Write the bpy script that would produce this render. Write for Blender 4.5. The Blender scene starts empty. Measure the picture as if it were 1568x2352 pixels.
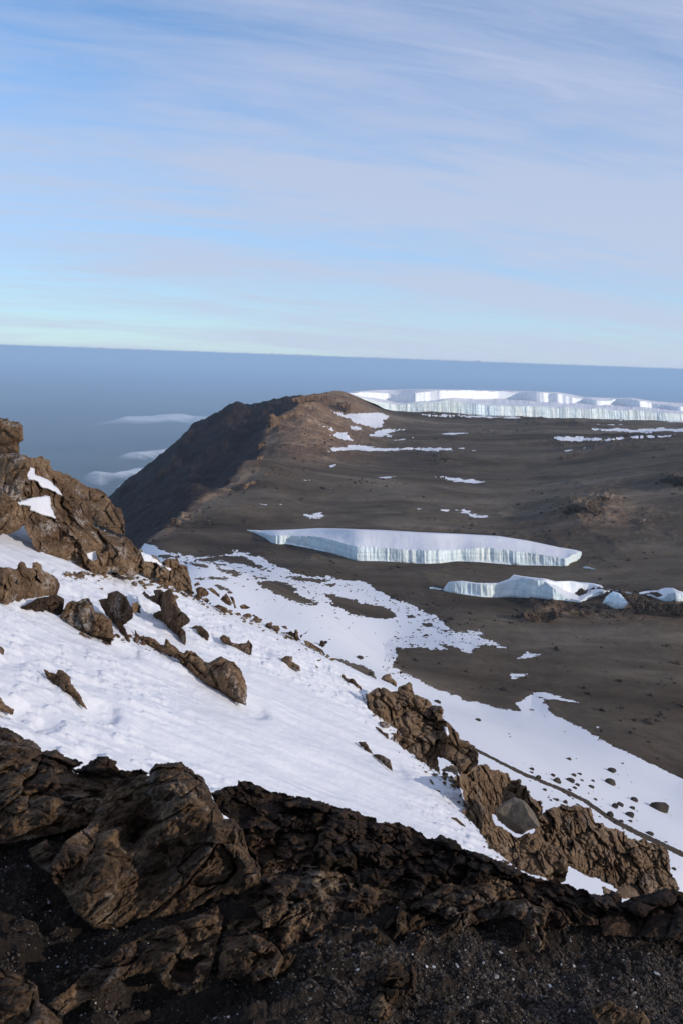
import bpy, math, random
import numpy as np
C = bpy.context.scene.collection
S = bpy.context.scene
PI = math.pi
rng = np.random.default_rng(7)
# ------------------------------------------------------------------ camera
FPX = 2037.0                       # focal length for a frame 1568 x 2352
CX, CY = 784.0, 1176.0
PITCH, ROLL = math.radians(9.9), math.radians(2.045)
fwd = np.array([0, math.cos(PITCH), -math.sin(PITCH)])
U0 = np.array([0, math.sin(PITCH), math.cos(PITCH)]); X0 = np.array([1., 0, 0])
RIGHT = math.cos(ROLL)*X0 + math.sin(ROLL)*U0
UP = -math.sin(ROLL)*X0 + math.cos(ROLL)*U0
from mathutils import Matrix
cam = bpy.data.cameras.new('camera'); camo = bpy.data.objects.new('camera', cam); C.objects.link(camo)
cam.sensor_fit = 'VERTICAL'; cam.sensor_height = 24.0; cam.lens = FPX/2352*24.0
cam.clip_start = 0.1; cam.clip_end = 600000
M = Matrix.Identity(4)
for i in range(3):
    M[i][0] = RIGHT[i]; M[i][1] = UP[i]; M[i][2] = -fwd[i]
camo.matrix_world = M
S.camera = camo
# ------------------------------------------------------------------ light
SUN_EL, SUN_AZ = math.radians(17.5), math.radians(116)    # azimuth clockwise from +Y (view direction)
sdir = np.array([math.sin(SUN_AZ)*math.cos(SUN_EL), math.cos(SUN_AZ)*math.cos(SUN_EL), math.sin(SUN_EL)])
sl = bpy.data.lights.new('sun', 'SUN'); sl.energy = 2.9; sl.angle = math.radians(0.5); sl.color = (1.0, 0.90, 0.79)
so = bpy.data.objects.new('sun', sl); C.objects.link(so)
from mathutils import Vector
so.rotation_euler = Vector(-sdir).to_track_quat('-Z', 'Y').to_euler()
S.view_settings.view_transform = 'Standard'; S.view_settings.look = 'None'
S.view_settings.exposure = 0.0; S.view_settings.gamma = 1
S.cycles.use_denoising = True
S.cycles.max_bounces = 5; S.cycles.diffuse_bounces = 2; S.cycles.volume_bounces = 2
S.cycles.transparent_max_bounces = 12; S.cycles.glossy_bounces = 2
S.cycles.use_adaptive_sampling = True; S.cycles.adaptive_threshold = 0.02

class NT:
    def __init__(s, tree): s.t = tree; s.n = tree.nodes; s.l = tree.links
    def new(s, typ, **kw):
        n = s.n.new(typ)
        for k, v in kw.items(): setattr(n, k, v)
        return n
    def setin(s, sock, v):
        if v is None: return
        if isinstance(v, bpy.types.NodeSocket): s.l.new(v, sock)
        else:
            if sock.type == 'RGBA' and len(v) == 3: v = (*v, 1)
            sock.default_value = v
    def noise(s, vec, scale, detail=8, rough=0.55, dist=0, lac=2.0):
        n = s.new('ShaderNodeTexNoise'); s.setin(n.inputs['Vector'], vec)
        n.inputs['Scale'].default_value = scale; n.inputs['Detail'].default_value = detail
        n.inputs['Roughness'].default_value = rough; n.inputs['Distortion'].default_value = dist
        return n.outputs['Fac']
    def mapv(s, vec, scale=(1, 1, 1), rot=(0, 0, 0), loc=(0, 0, 0)):
        n = s.new('ShaderNodeMapping'); s.setin(n.inputs['Vector'], vec)
        n.inputs['Scale'].default_value = scale; n.inputs['Rotation'].default_value = rot; n.inputs['Location'].default_value = loc
        return n.outputs[0]
    def ramp(s, fac, stops):
        n = s.new('ShaderNodeValToRGB'); s.setin(n.inputs[0], fac); e = n.color_ramp.elements
        while len(e) < len(stops): e.new(0.5)
        for i, (p, c) in enumerate(stops):
            e[i].position = p
            if not hasattr(c, '__len__'): c = (c, c, c)
            e[i].color = (*c, 1) if len(c) == 3 else c
        return n.outputs[0]
    def mix(s, fac, a, b, mode='MIX'):
        n = s.new('ShaderNodeMix'); n.data_type = 'RGBA'; n.blend_type = mode
        s.setin(n.inputs[0], fac); s.setin(n.inputs[6], a); s.setin(n.inputs[7], b)
        return n.outputs[2]
    def math(s, op, a, b=None, clamp=False):
        n = s.new('ShaderNodeMath', operation=op); n.use_clamp = clamp
        s.setin(n.inputs[0], a)
        if b is not None: s.setin(n.inputs[1], b)
        return n.outputs[0]

# ------------------------------------------------------------------ sky
w = bpy.data.worlds.new('World'); S.world = w; w.use_nodes = True
wt = NT(w.node_tree); wt.n.clear()
sky = wt.new('ShaderNodeTexSky', sky_type='NISHITA'); sky.sun_disc = False
sky.sun_elevation = SUN_EL; sky.sun_rotation = SUN_AZ; sky.altitude = 2500; sky.dust_density = 0.6; sky.ozone_density = 1.5; sky.air_density = 1.0
tc = wt.new('ShaderNodeTexCoord').outputs['Generated']
sep = wt.new('ShaderNodeSeparateXYZ'); wt.l.new(tc, sep.inputs[0])
zc = wt.math('MAXIMUM', sep.outputs[2], 0.0)
zz = wt.math('ADD', zc, 0.16)
cx = wt.math('DIVIDE', sep.outputs[0], zz); cy = wt.math('DIVIDE', sep.outputs[1], zz)
cmb = wt.new('ShaderNodeCombineXYZ'); wt.l.new(cx, cmb.inputs[0]); wt.l.new(cy, cmb.inputs[1])
pl = cmb.outputs[0]                                    # position on a flat high cloud layer
rotv = wt.mapv(pl, (1, 1, 1), (0, 0, math.radians(-16)))
warp = wt.noise(rotv, 0.9, 3, .5)
v1 = wt.mapv(rotv, (0.42, 1.5, 1), (0, 0, 0), (3.1, 1.7, 0))
n1 = wt.noise(v1, 0.8, 5, .5, .6)
v2 = wt.mapv(rotv, (0.8, 3.0, 1), (0, 0, math.radians(4)), (0, 4.0, 0))
n2 = wt.noise(v2, 1.0, 7, .58, .5)
n3 = wt.noise(wt.mapv(rotv, (2.2, 9, 1), (0, 0, math.radians(-5)), (5, 1, 0)), 1.3, 7, .62, .8)
cl = wt.math('ADD', wt.math('ADD', wt.math('MULTIPLY', n1, 0.52), wt.math('MULTIPLY', n2, 0.32)), wt.math('MULTIPLY', n3, 0.16))
up_ = wt.math('MULTIPLY', zc, 0.26)                    # the veil is denser higher up
cl = wt.math('ADD', cl, up_)
side = wt.math('MULTIPLY', sep.outputs[0], 0.16)       # and towards the right
cl = wt.math('ADD', cl, side)
cov = wt.ramp(cl, [(0.41, 0.0), (0.59, 0.95)])
skyc = wt.mix(1.0, sky.outputs[0], (1.1, 1.33, 1.5), 'MULTIPLY')
# thin cloud is lit by the same sky and sun
cloudc = wt.ramp(zc, [(0.0, (4.2, 5.1, 6.2)), (0.25, (3.5, 4.2, 5.9)), (0.8, (3.0, 3.6, 5.2))])
mixc = wt.mix(cov, skyc, cloudc)
# pale band low over the horizon: aerosol
low = wt.ramp(zc, [(0.0, 1.0), (0.1, 0.8), (0.32, 0.0)])
lowc = wt.ramp(zc, [(0.0, (4.2, 5.5, 6.0)), (0.035, (3.6, 5.2, 6.3)), (0.10, (2.9, 4.4, 6.6)), (0.3, (2.5, 3.8, 6.3))])
lowc = wt.mix(wt.math('MULTIPLY', cov, .8), lowc, (4.3, 4.8, 6.1))
mixc = wt.mix(wt.math('MULTIPLY', low, 0.88), mixc, lowc)
bg = wt.new('ShaderNodeBackground'); wt.l.new(mixc, bg.inputs[0]); bg.inputs[1].default_value = 0.13
wo = wt.new('ShaderNodeOutputWorld'); wt.l.new(bg.outputs[0], wo.inputs[0])
# ------------------------------------------------------------------ geometry helpers
def ray(px, py):
    px = np.asarray(px, float); py = np.asarray(py, float)
    a = (px-CX)/FPX; b = (CY-py)/FPX
    d = fwd + a[..., None]*RIGHT + b[..., None]*UP
    return d/d[..., 1:2]
def proj(P):
    P = np.asarray(P, float)
    z = P@fwd
    return CX+FPX*(P@RIGHT)/z, CY-FPX*(P@UP)/z
# traced in crops of the photograph: name -> origin and scale back to the 1568 x 2352 frame
CROP = {'A': (0, 940.8, .3), 'B': (313.6, 1223, .3), 'C': (752.6, 1505.3, .3), 'D': (1129, 1693.4, .28),
        'E': (250.9, 846.7, .42), 'F': (0, 1473.9, .3), 'G': (784, 1191.7, .5), 'H': (784, 752.6, .5),
        'I': (0, 1630.7, .5), 'J': (784, 1630.7, .5), 'V': (0, 0, 1)}
def T(crop, pts):
    ox, oy, s = CROP[crop]; p = np.array(pts, float).reshape(-1, 2)
    return np.stack([ox+p[:, 0]*s, oy+p[:, 1]*s], 1)

def _h(ix, iy, iz, seed):
    h = (ix*np.int64(374761393) + iy*np.int64(668265263) + iz*np.int64(2147483647 & 1274126177) + np.int64(seed)*np.int64(974634777)) & 0xffffffff
    h = ((h ^ (h >> 13))*1274126177) & 0xffffffff
    h = ((h ^ (h >> 16))*2246822519) & 0xffffffff
    return (h ^ (h >> 15)) & 0xffffff
def vnoise(P, seed=0):
    P = np.asarray(P, float); f = np.floor(P); i = f.astype(np.int64); t = P-f; t = t*t*t*(t*(t*6-15)+10)
    out = 0
    for dx in (0, 1):
        wx = t[:, 0] if dx else 1-t[:, 0]
        for dy in (0, 1):
            wy = t[:, 1] if dy else 1-t[:, 1]
            for dz in (0, 1):
                wz = t[:, 2] if dz else 1-t[:, 2]
                out = out + wx*wy*wz*(_h(i[:, 0]+dx, i[:, 1]+dy, i[:, 2]+dz, seed)/8388608.0-1)
    return out
def fbm(P, octv=5, rough=.5, seed=0, ridge=False):
    P = np.asarray(P, float); a = 1; tot = 0; out = 0
    R = np.array([[.8, .6, 0], [-.6, .8, 0], [0, 0, 1]])@np.array([[1, 0, 0], [0, .8, .6], [0, -.6, .8]])
    for o in range(octv):
        n = vnoise(P, seed+o*17)
        if ridge: n = 1-2*np.abs(n)
        out = out+a*n; tot += a; a *= rough; P = (P@R)*2.03+3.7
    return out/tot
def worley(P, seed=0, jit=.95):
    """F1, F2-F1 and a random tilt value of the nearest cell"""
    P = np.asarray(P, float); i = np.floor(P).astype(np.int64); n = len(P)
    f1 = np.full(n, 9.); f2 = np.full(n, 9.); tl = np.zeros(n)
    lo = (P-i) < .5
    for a in (0, 1):
        ix = i[:, 0]+np.where(lo[:, 0], -a, a)
        for b in (0, 1):
            iy = i[:, 1]+np.where(lo[:, 1], -b, b)
            for c in (0, 1):
                iz = i[:, 2]+np.where(lo[:, 2], -c, c)
                r = [_h(ix, iy, iz, seed+k)/16777216.0 for k in range(4)]
                q = np.stack([ix+.5+(r[0]-.5)*jit, iy+.5+(r[1]-.5)*jit, iz+.5+(r[2]-.5)*jit], 1)
                dv = P-q; d = np.sqrt((dv*dv).sum(1))
                t = r[3]*2-1 + dv[:, 0]*(r[0]*4-2)*.9 + dv[:, 1]*(r[1]*4-2)*.9 + dv[:, 2]*(r[2]*4-2)*.9
                m = d < f1
                f2 = np.where(m, f1, np.minimum(f2, d)); tl = np.where(m, t, tl); f1 = np.where(m, d, f1)
    return f1, f2-f1, tl

def sdpoly(x, y, poly, pad=40):
    """signed distance (inside > 0), only near the polygon's box; elsewhere -pad"""
    x = np.asarray(x, float); y = np.asarray(y, float); out = np.full(x.shape, -float(pad))
    x0, y0 = poly.min(0)-pad; x1, y1 = poly.max(0)+pad
    m = (x > x0) & (x < x1) & (y > y0) & (y < y1)
    if not m.any(): return out
    X, Y = x[m], y[m]; d2 = np.full(X.shape, 1e18); ins = np.zeros(X.shape, bool)
    n = len(poly)
    for k in range(n):
        ax, ay = poly[k]; bx, by = poly[(k+1) % n]
        ex, ey = bx-ax, by-ay; L = ex*ex+ey*ey+1e-9
        t = np.clip(((X-ax)*ex+(Y-ay)*ey)/L, 0, 1)
        d2 = np.minimum(d2, (X-ax-t*ex)**2+(Y-ay-t*ey)**2)
        c = ((ay > Y) != (by > Y)) & (X < ex*(Y-ay)/(ey if abs(ey) > 1e-12 else 1e-12)+ax)
        ins ^= c
    out[m] = np.where(ins, 1, -1)*np.sqrt(d2)
    return out
def sdline(x, y, pts, pad=60):
    x = np.asarray(x, float); y = np.asarray(y, float); d2 = np.full(x.shape, 1e8)
    for k in range(len(pts)-1):
        ax, ay = pts[k]; bx, by = pts[k+1]; ex, ey = bx-ax, by-ay
        t = np.clip(((x-ax)*ex+(y-ay)*ey)/(ex*ex+ey*ey), 0, 1)
        d2 = np.minimum(d2, (x-ax-t*ex)**2+(y-ay-t*ey)**2)
    return np.sqrt(d2)

def mesh_obj(name, V, F, mats, parent=None, smooth=True, origin=None, attrs=None, fmat=None):
    """V (n,3), F (m,4) or (m,3) -> ONE mesh object; unused vertices are dropped"""
    F = np.asarray(F)
    used = np.zeros(len(V), bool); used[F.ravel()] = True
    idx = np.cumsum(used)-1; V = np.asarray(V, float)[used]; F = idx[F]
    o3 = np.array(origin, float) if origin is not None else np.zeros(3)
    me = bpy.data.meshes.new(name)
    k = F.shape[1]
    me.vertices.add(len(V)); me.vertices.foreach_set('co', (V-o3).astype(np.float32).ravel())
    me.loops.add(F.size); me.loops.foreach_set('vertex_index', F.astype(np.int32).ravel())
    me.polygons.add(len(F)); me.polygons.foreach_set('loop_start', np.arange(0, F.size, k, dtype=np.int32))
    me.polygons.foreach_set('loop_total', np.full(len(F), k, np.int32))
    if not isinstance(mats, (list, tuple)): mats = [mats]
    for m in mats: me.materials.append(m)
    if fmat is not None: me.polygons.foreach_set('material_index', np.asarray(fmat, np.int32))
    me.update(calc_edges=True)
    me.polygons.foreach_set('use_smooth', np.full(len(F), smooth))
    if attrs:
        for an, av in attrs.items():
            at = me.attributes.new(an, 'FLOAT', 'POINT'); at.data.foreach_set('value', np.asarray(av, np.float32)[used])
    ob = bpy.data.objects.new(name, me); C.objects.link(ob); ob.location = o3
    if parent is not None:
        ob.parent = parent; ob.location = o3-np.array(parent.location)
    return ob
def tag(o, label=None, cat=None, group=None, kind=None):
    if label: o['label'] = label
    if cat: o['category'] = cat
    if group: o['group'] = group
    if kind: o['kind'] = kind
    return o
def gridfaces(nr, nc):
    a = (np.arange(nr-1)[:, None]*nc+np.arange(nc-1)[None]).ravel()
    return np.stack([a, a+1, a+nc+1, a+nc], 1)
# ------------------------------------------------------------------ materials
def mat(name):
    m = bpy.data.materials.new(name); m.use_nodes = True; t = NT(m.node_tree); t.n.clear()
    b = t.new('ShaderNodeBsdfPrincipled'); o = t.new('ShaderNodeOutputMaterial'); t.l.new(b.outputs[0], o.inputs[0])
    g = t.new('ShaderNodeNewGeometry').outputs['Position']
    return m, t, b, g
def bump(t, b, h, strength, dist):
    n = t.new('ShaderNodeBump'); n.inputs['Strength'].default_value = strength; n.inputs['Distance'].default_value = dist
    t.setin(n.inputs['Height'], h); t.l.new(n.outputs[0], b.inputs['Normal'])
def rock_mat(name, scale, dark, mid, light, frost=0.0, strata=(1, 1, 1), rot=(0, 0, 0), bstr=.7, red=None, frostcol=(.42, .38, .34), sp=0.0):
    m, t, b, g = mat(name)
    v = t.mapv(g, tuple(scale*s for s in strata), rot)
    big = t.noise(v, .45, 4, .55, .3); med = t.noise(v, 1.7, 8, .62, .2); fin = t.noise(t.mapv(g, (scale,)*3), 9.0, 6, .7)
    f = t.math('ADD', t.math('MULTIPLY', big, .45), t.math('MULTIPLY', med, .55))
    col = t.ramp(f, [(.36, dark), (.5, mid), (.66, light)])
    col = t.mix(t.ramp(fin, [(.35, .75), (.7, 0)]), col, tuple(c*.35 for c in dark))
    if red:
        col = t.mix(t.ramp(t.noise(v, .8, 3, .5, 0), [(.55, 0), (.68, .7)]), col, red)
    if frost:
        fm = t.math('MULTIPLY', t.ramp(t.noise(v, 1.1, 5, .6, .4), [(.54, 0), (.64, 1)]), t.ramp(fin, [(.42, 0), (.58, 1)]))
        col = t.mix(t.math('MULTIPLY', fm, frost), col, frostcol)
    if sp:
        vo = t.new('ShaderNodeTexVoronoi'); t.setin(vo.inputs['Vector'], g); vo.inputs['Scale'].default_value = scale*sp
        sepc = t.new('ShaderNodeSeparateColor'); t.l.new(vo.outputs['Color'], sepc.inputs[0])
        m1 = t.math('LESS_THAN', vo.outputs['Distance'], .22)
        m2 = t.math('GREATER_THAN', sepc.outputs[0], .9)
        m3 = t.ramp(t.noise(g, scale*.6, 3, .5), [(.45, 0), (.6, 1)])
        col = t.mix(t.math('MULTIPLY', t.math('MULTIPLY', m1, m2), m3), col, (.5, .5, .5))
    t.setin(b.inputs['Base Color'], col); b.inputs['Roughness'].default_value = .95; b.inputs['Specular IOR Level'].default_value = .15
    h = t.math('ADD', t.math('MULTIPLY', med, .6), t.math('MULTIPLY', fin, .4))
    bump(t, b, h, bstr, .35/scale)
    return m
def snow_mat(name, rip=0, scale=1.0):
    m, t, b, g = mat(name)
    n0 = t.noise(g, .08/scale, 4, .5); col = t.ramp(n0, [(.35, (.66, .66, .69)), (.65, (.73, .73, .75))])
    t.setin(b.inputs['Base Color'], col); b.inputs['Roughness'].default_value = .6; b.inputs['Specular IOR Level'].default_value = .25
    h = t.noise(g, 3.0/scale, 5, .5)
    if rip:
        v = t.mapv(g, (.75, 2.6, 1), (0, 0, math.radians(20)))
        r = t.noise(v, 1.25, 4, .5, .5)
        h = t.math('ADD', t.math('MULTIPLY', h, .12), t.math('MULTIPLY', t.math('POWER', t.ramp(r, [(.45, 0), (.72, 1)]), 1.3), rip))
    bump(t, b, h, .28 if scale < 3 else .12, .22*min(scale, 3))
    return m
M_crag = rock_mat('crag rock', .9, (.09, .055, .034), (.235, .148, .086), (.43, .285, .17), frost=.85, bstr=.8)
M_tan = rock_mat('tan rock', .6, (.11, .068, .042), (.26, .168, .10), (.39, .28, .18), bstr=.7, frost=.25)
M_grey = rock_mat('grey boulder rock', .35, (.13, .107, .083), (.20, .165, .125), (.27, .22, .165), bstr=.4)
M_scree = rock_mat('dark scree', 1.6, (.04, .028, .019), (.085, .06, .04), (.16, .115, .075), bstr=1)
M_fg = rock_mat('lava with sunlit tones', 3.2, (.036, .023, .016), (.16, .10, .06), (.50, .33, .19), frost=.35, strata=(.8, 2.4, 1.6), rot=(.5, .3, .9), bstr=.9)  # lightest stop paints sunlit golden patches into the rock colour
M_fgdark = rock_mat('dark scoria', 5.0, (.018, .012, .009), (.065, .04, .026), (.17, .10, .06), frost=.2, bstr=1, frostcol=(.2, .18, .17))
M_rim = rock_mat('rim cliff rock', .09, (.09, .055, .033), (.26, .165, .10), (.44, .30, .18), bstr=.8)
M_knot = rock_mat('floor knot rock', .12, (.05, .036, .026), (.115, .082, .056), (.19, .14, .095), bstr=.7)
M_rimshade = rock_mat('shade-toned rim rock', .09, (.02, .014, .012), (.045, .03, .024), (.09, .06, .045), bstr=.8)  # rim rock darkened in colour to stand in the slope's shade
M_gravel = rock_mat('volcanic gravel', 6.0, (.018, .014, .012), (.042, .032, .025), (.085, .063, .047), bstr=.9, sp=9)
M_bould = rock_mat('boulder on snow', .25, (.04, .032, .026), (.085, .068, .052), (.14, .11, .082), bstr=.6)
M_snow1 = snow_mat('near snow', rip=.0, scale=1.0)
M_snow2 = snow_mat('crater snow', scale=8)
def ice_mat():
    m, t, b, g = mat('glacier ice wall')
    v = t.mapv(g, (.36, .36, .045)); v2 = t.mapv(g, (.05, .05, .012))
    a = t.noise(v, 1.0, 6, .65, .1); c = t.noise(v2, 1.0, 3, .5); l = t.noise(t.mapv(g, (.01, .01, .55)), 1.0, 3, .6)
    col = t.ramp(a, [(.34, (.53, .66, .70)), (.5, (.66, .79, .83)), (.62, (.82, .89, .90))])
    col = t.mix(t.ramp(c, [(.4, 0), (.62, .45)]), col, (.72, .74, .66))
    col = t.mix(t.ramp(l, [(.48, 0), (.62, .4)]), col, (.42, .48, .5))
    t.setin(b.inputs['Base Color'], col); b.inputs['Roughness'].default_value = .45; b.inputs['Specular IOR Level'].default_value = .3
    bump(t, b, a, .4, .8); return m
M_ice = ice_mat()
def floor_mat(name='crater floor gravel'):
    m, t, b, g = mat(name)
    v = t.mapv(g, (.0022, .0060, .003), (0, 0, math.radians(-8)))
    a = t.noise(v, 1.0, 9, .6, .9); c = t.noise(t.mapv(g, (.010, .022, .01)), 1.0, 8, .65, .6); d = t.noise(g, .11, 6, .7)
    f = t.math('ADD', t.math('MULTIPLY', a, .6), t.math('ADD', t.math('MULTIPLY', c, .28), t.math('MULTIPLY', d, .12)))
    col = t.ramp(f, [(.38, (.034, .025, .017)), (.46, (.068, .050, .034)), (.53, (.105, .082, .058)), (.62, (.18, .146, .108))])
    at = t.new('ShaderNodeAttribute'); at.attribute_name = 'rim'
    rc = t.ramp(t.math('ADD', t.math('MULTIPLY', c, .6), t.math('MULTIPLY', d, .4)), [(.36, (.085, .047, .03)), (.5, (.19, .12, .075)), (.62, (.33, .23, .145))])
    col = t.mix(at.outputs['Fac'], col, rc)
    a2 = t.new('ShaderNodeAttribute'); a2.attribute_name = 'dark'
    dc = t.ramp(t.math('ADD', t.math('MULTIPLY', c, .6), t.math('MULTIPLY', d, .4)), [(.36, (.014, .010, .010)), (.55, (.030, .021, .019)), (.68, (.06, .042, .034))])  # near-black tones: shade of the outer wall painted in
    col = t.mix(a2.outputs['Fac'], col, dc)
    t.setin(b.inputs['Base Color'], col); b.inputs['Roughness'].default_value = .95; b.inputs['Specular IOR Level'].default_value = .1
    h = t.math('ADD', t.math('MULTIPLY', c, 1.0), t.math('MULTIPLY', t.noise(g, .3, 5, .7), .12))
    bump(t, b, h, .7, 6.0)
    return m
M_floor = floor_mat()
# ------------------------------------------------------------------ far terrain: crater floor, rim, lower snow slope
_q = np.array([ray(*p)[:2]*(-170/ray(*p)[2]) for p in [(1568, 1790), (1400, 1710), (1300, 1655), (1140, 1622), (900, 1500), (880, 1365)]])
_c = _q.mean(0); _v = np.linalg.svd(_q-_c)[2][1]; nH2 = _v if _v@_c < 0 else -_v; OFF2 = -float(nH2@_c)
def hitH2(px, py):
    r = ray(px, py); g = .42
    # z = -170+g*(n.p+OFF)
    return (-170+g*OFF2)/(r[2]-g*(nH2@r[:2]))
cp = []
def Pz(px, py, z): r = ray(px, py); cp.append(r*z/r[2])
def Pd(px, py, d): cp.append(ray(px, py)*d)
def Pf(px, d, z): r = ray(px, 1300); p = r*d; p[2] = z; cp.append(p)
for px in (-400, 100, 600, 1100, 1500, 1900):
    Pf(px, 110, -56-30-(px-700)*.02)
for p in [(1568, 1900), (1568, 2000), (1750, 2000), (1300, 1750), (1300, 1900), (1100, 1650), (1100, 1800), (900, 1560), (900, 1650), (750, 1420),
          (750, 1500), (600, 1330), (600, 1400), (450, 1290), (450, 1330), (1400, 1820)]:
    Pd(*p, hitH2(*p))
for p in [(1568, 1790), (1300, 1650), (1100, 1610), (900, 1500), (800, 1335), (600, 1275), (450, 1266), (1000, 1415), (1080, 1520), (1300, 1500), (1560, 1560),
          (1750, 1700), (1700, 1500), (950, 1350), (1300, 1380), (800, 1290), (1050, 1295), (1300, 1300), (600, 1215)]:
    Pz(*p, -170)
for p, z in [((1560, 1380), -162), ((1560, 1250), -158), ((1750, 1250), -150), ((900, 1180), -167), ((1200, 1180), -166), ((700, 1160), -165),
             ((1300, 1160), -155), ((1568, 1150), -138), ((1568, 1060), -118), ((1750, 1050), -105), ((1568, 1000), -112), ((1200, 1100), -156), ((900, 1100), -158), ((1000, 1040), -148), ((1200, 1020), -140)]:
    Pz(*p, z)
# outer edge of the plateau
CREST = [(340, 1250, 775), (380, 1215, 850), (450, 1165, 950), (540, 1110, 1080), (600, 1060, 1230), (615, 985, 1480), (650, 960, 1560), (690, 935, 1680)]
for p in CREST: Pd(*p)
for a, b, d in CREST[1:5]:
    q_ = ray(a, b)*d; cp.append(q_+np.array([-45, 10, -30.]))
for p in [(665, 912, 1840), (740, 905, 1900), (790, 905, 1940), (830, 925, 1900), (890, 946, 1950), (850, 975, 1750), (720, 1000, 1450), (800, 1030, 1430), (700, 1060, 1250), (760, 950, 1700),
          (620, 1110, 1050), (520, 1180, 900), (430, 1210, 840)]: Pd(*p)
# dark outer slope and its skyline
for p in [(600, 930, 1870), (545, 937, 1880), (470, 988, 1880), (425, 1032, 1870), (375, 1058, 1860), (330, 1108, 1850), (270, 1162, 1840), (200, 1220, 1830), (100, 1290, 1800),
          (560, 1010, 1500), (480, 1070, 1400), (400, 1130, 1300), (330, 1190, 1150), (300, 1240, 980), (450, 1130, 1060), (530, 1060, 1200)]: Pd(*p)
for a in [(250, 700, -215), (150, 700, -260), (0, 700, -330), (100, 450, -170), (-200, 500, -260), (-300, 1000, -520), (0, 1200, -480), (-300, 1800, -900)]: Pf(*a)
# beyond
for a in [(0, 2700, -1100), (300, 2600, -800), (450, 2500, -640), (600, 2500, -470), (750, 2700, -420), (-300, 2700, -1300)]: Pf(*a)
for p in [(900, 948, 2150), (1100, 953, 2200), (1350, 960, 2250), (1568, 966, 2300), (1800, 975, 2300), (1250, 985, 1800), (1500, 985, 1900)]: Pd(*p)
for a in [(900, 3000, -230), (1200, 3000, -190), (1568, 3000, -190), (1800, 3000, -200), (1000, 5000, -1100), (1500, 5000, -1000), (0, 5000, -2000), (1900, 5000, -1000), (500, 5000, -1700)]: Pf(*a)
cp = np.array(cp)
def uv(x, y): return np.stack([x/y*4.0, np.log(y)*1.5], -1)
def kern(d2): return d2*np.log(d2+1e-12)
Q = uv(cp[:, 0], cp[:, 1]); n = len(Q)
K = kern(((Q[:, None]-Q[None])**2).sum(-1))+np.eye(n)*2e-3
A = np.zeros((n+3, n+3)); A[:n, :n] = K; A[:n, n] = 1; A[:n, n+1:] = Q; A[n, :n] = 1; A[n+1:, :n] = Q.T
W = np.linalg.solve(A, np.concatenate([cp[:, 2], [0, 0, 0]]))
def Hbase(x, y):
    sh = np.shape(x); q = uv(np.ravel(x), np.ravel(y)); out = W[n]+q@W[n+1:n+3]
    for k in range(n): out += W[k]*kern((q[:, 0]-Q[k, 0])**2+(q[:, 1]-Q[k, 1])**2)
    return out.reshape(sh)
CL = np.array([ray(a, b)[:2]*d for a, b, d in CREST]); CL = np.vstack([CL, (ray(700, 915)*1840)[:2], (ray(600, 930)*2100)[:2]])
def rimside(x, y):
    """>0: on the dark outer side of the crest line (metres)"""
    cy_ = np.array([c[1] for c in CL]); cx_ = np.array([c[0] for c in CL]); o = np.argsort(cy_)
    return np.interp(y, cy_[o], cx_[o]) - x
def Hfar(x, y):
    sh = np.shape(x); x = np.ravel(x); y = np.ravel(y)
    z = Hbase(x, y)
    P = np.stack([x, y, 0*x], 1)
    rs = rimside(x, y); out_ = np.clip(rs/40, 0, 1)*np.clip((y-700)/200, 0, 1)
    px_, py_ = proj(np.stack([x, y, z], 1))
    peak = np.clip(1-np.abs(px_-720)/170, 0, 1)*np.clip((y-1250)/300, 0, 1)*(y < 2300)
    snowy = np.clip(sdpoly(px_, py_, MIDSNOW, 60)/30+.2, 0, 1)
    amp = (1-snowy)
    am = np.clip(y/700, .3, 2.0)
    z = z + amp*(4.6*fbm(P*[.0045, .0085, 1], 5, .5, 3)*am + .9*fbm(P*.03, 4, .55, 5)*am)
    rough = np.clip(fbm(P*.0045, 3, .5, 8)*3-.2, 0, 1)*amp
    z = z + rough*(3.2*np.maximum(fbm(P*.022, 5, .55, 9, True)-.15, 0)*am)
    z = z + snowy*1.0*fbm(P*.012, 3, .5, 21)
    # the outer wall: ribs and gullies running down it
    z = z + out_*(np.clip((1980-y)/350, .35, 1)*18*(fbm(P*[.012, .006, 1], 5, .55, 31, True)-.35) + 6*fbm(P*.04, 4, .6, 33)-10*np.clip((y-1500)/300, 0, 1)*np.clip(1-np.abs(px_-570)/60, 0, 1))
    z = z + peak*(1-out_)*(7*(fbm(P*.016, 5, .55, 41, True)-.2)+2.0*fbm(P*.06, 4, .6, 43))
    # broken lip along the crest
    lip = np.exp(-(rs/22)**2)*np.clip((y-700)/150, 0, 1)*(y < 1950)
    z = z + lip*(5*np.maximum(fbm(P*.02, 4, .6, 51), -.1)+2.5*fbm(P*.08, 3, .6, 53))*am*.8
    # gravel hummocks under the small glaciers
    hx = sdline(px_, py_, [(1230, 1385), (1330, 1375), (1420, 1385), (1568, 1395)])
    z = z + np.exp(-(hx/26)**2)*(3.5+6.5*np.maximum(fbm(P*.05, 5, .6, 61, True), 0))*(y < 900)
    # rock knots on the right-hand slope
    for (kx, ky, kr, kh) in ((1320, 1165, 40, 9), (1385, 1150, 35, 10), (1545, 1105, 35, 9), (1010, 1055, 20, 5), (420, 1195, 16, 5), (1370, 1190, 50, 4)):
        q = np.exp(-((px_-kx)**2+((py_-ky)*2.2)**2)/kr**2)
        z = z + q*kh*(.3+np.maximum(fbm(P*.045, 5, .6, 71+kx, True), -.2))
    return z.reshape(sh)
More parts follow.
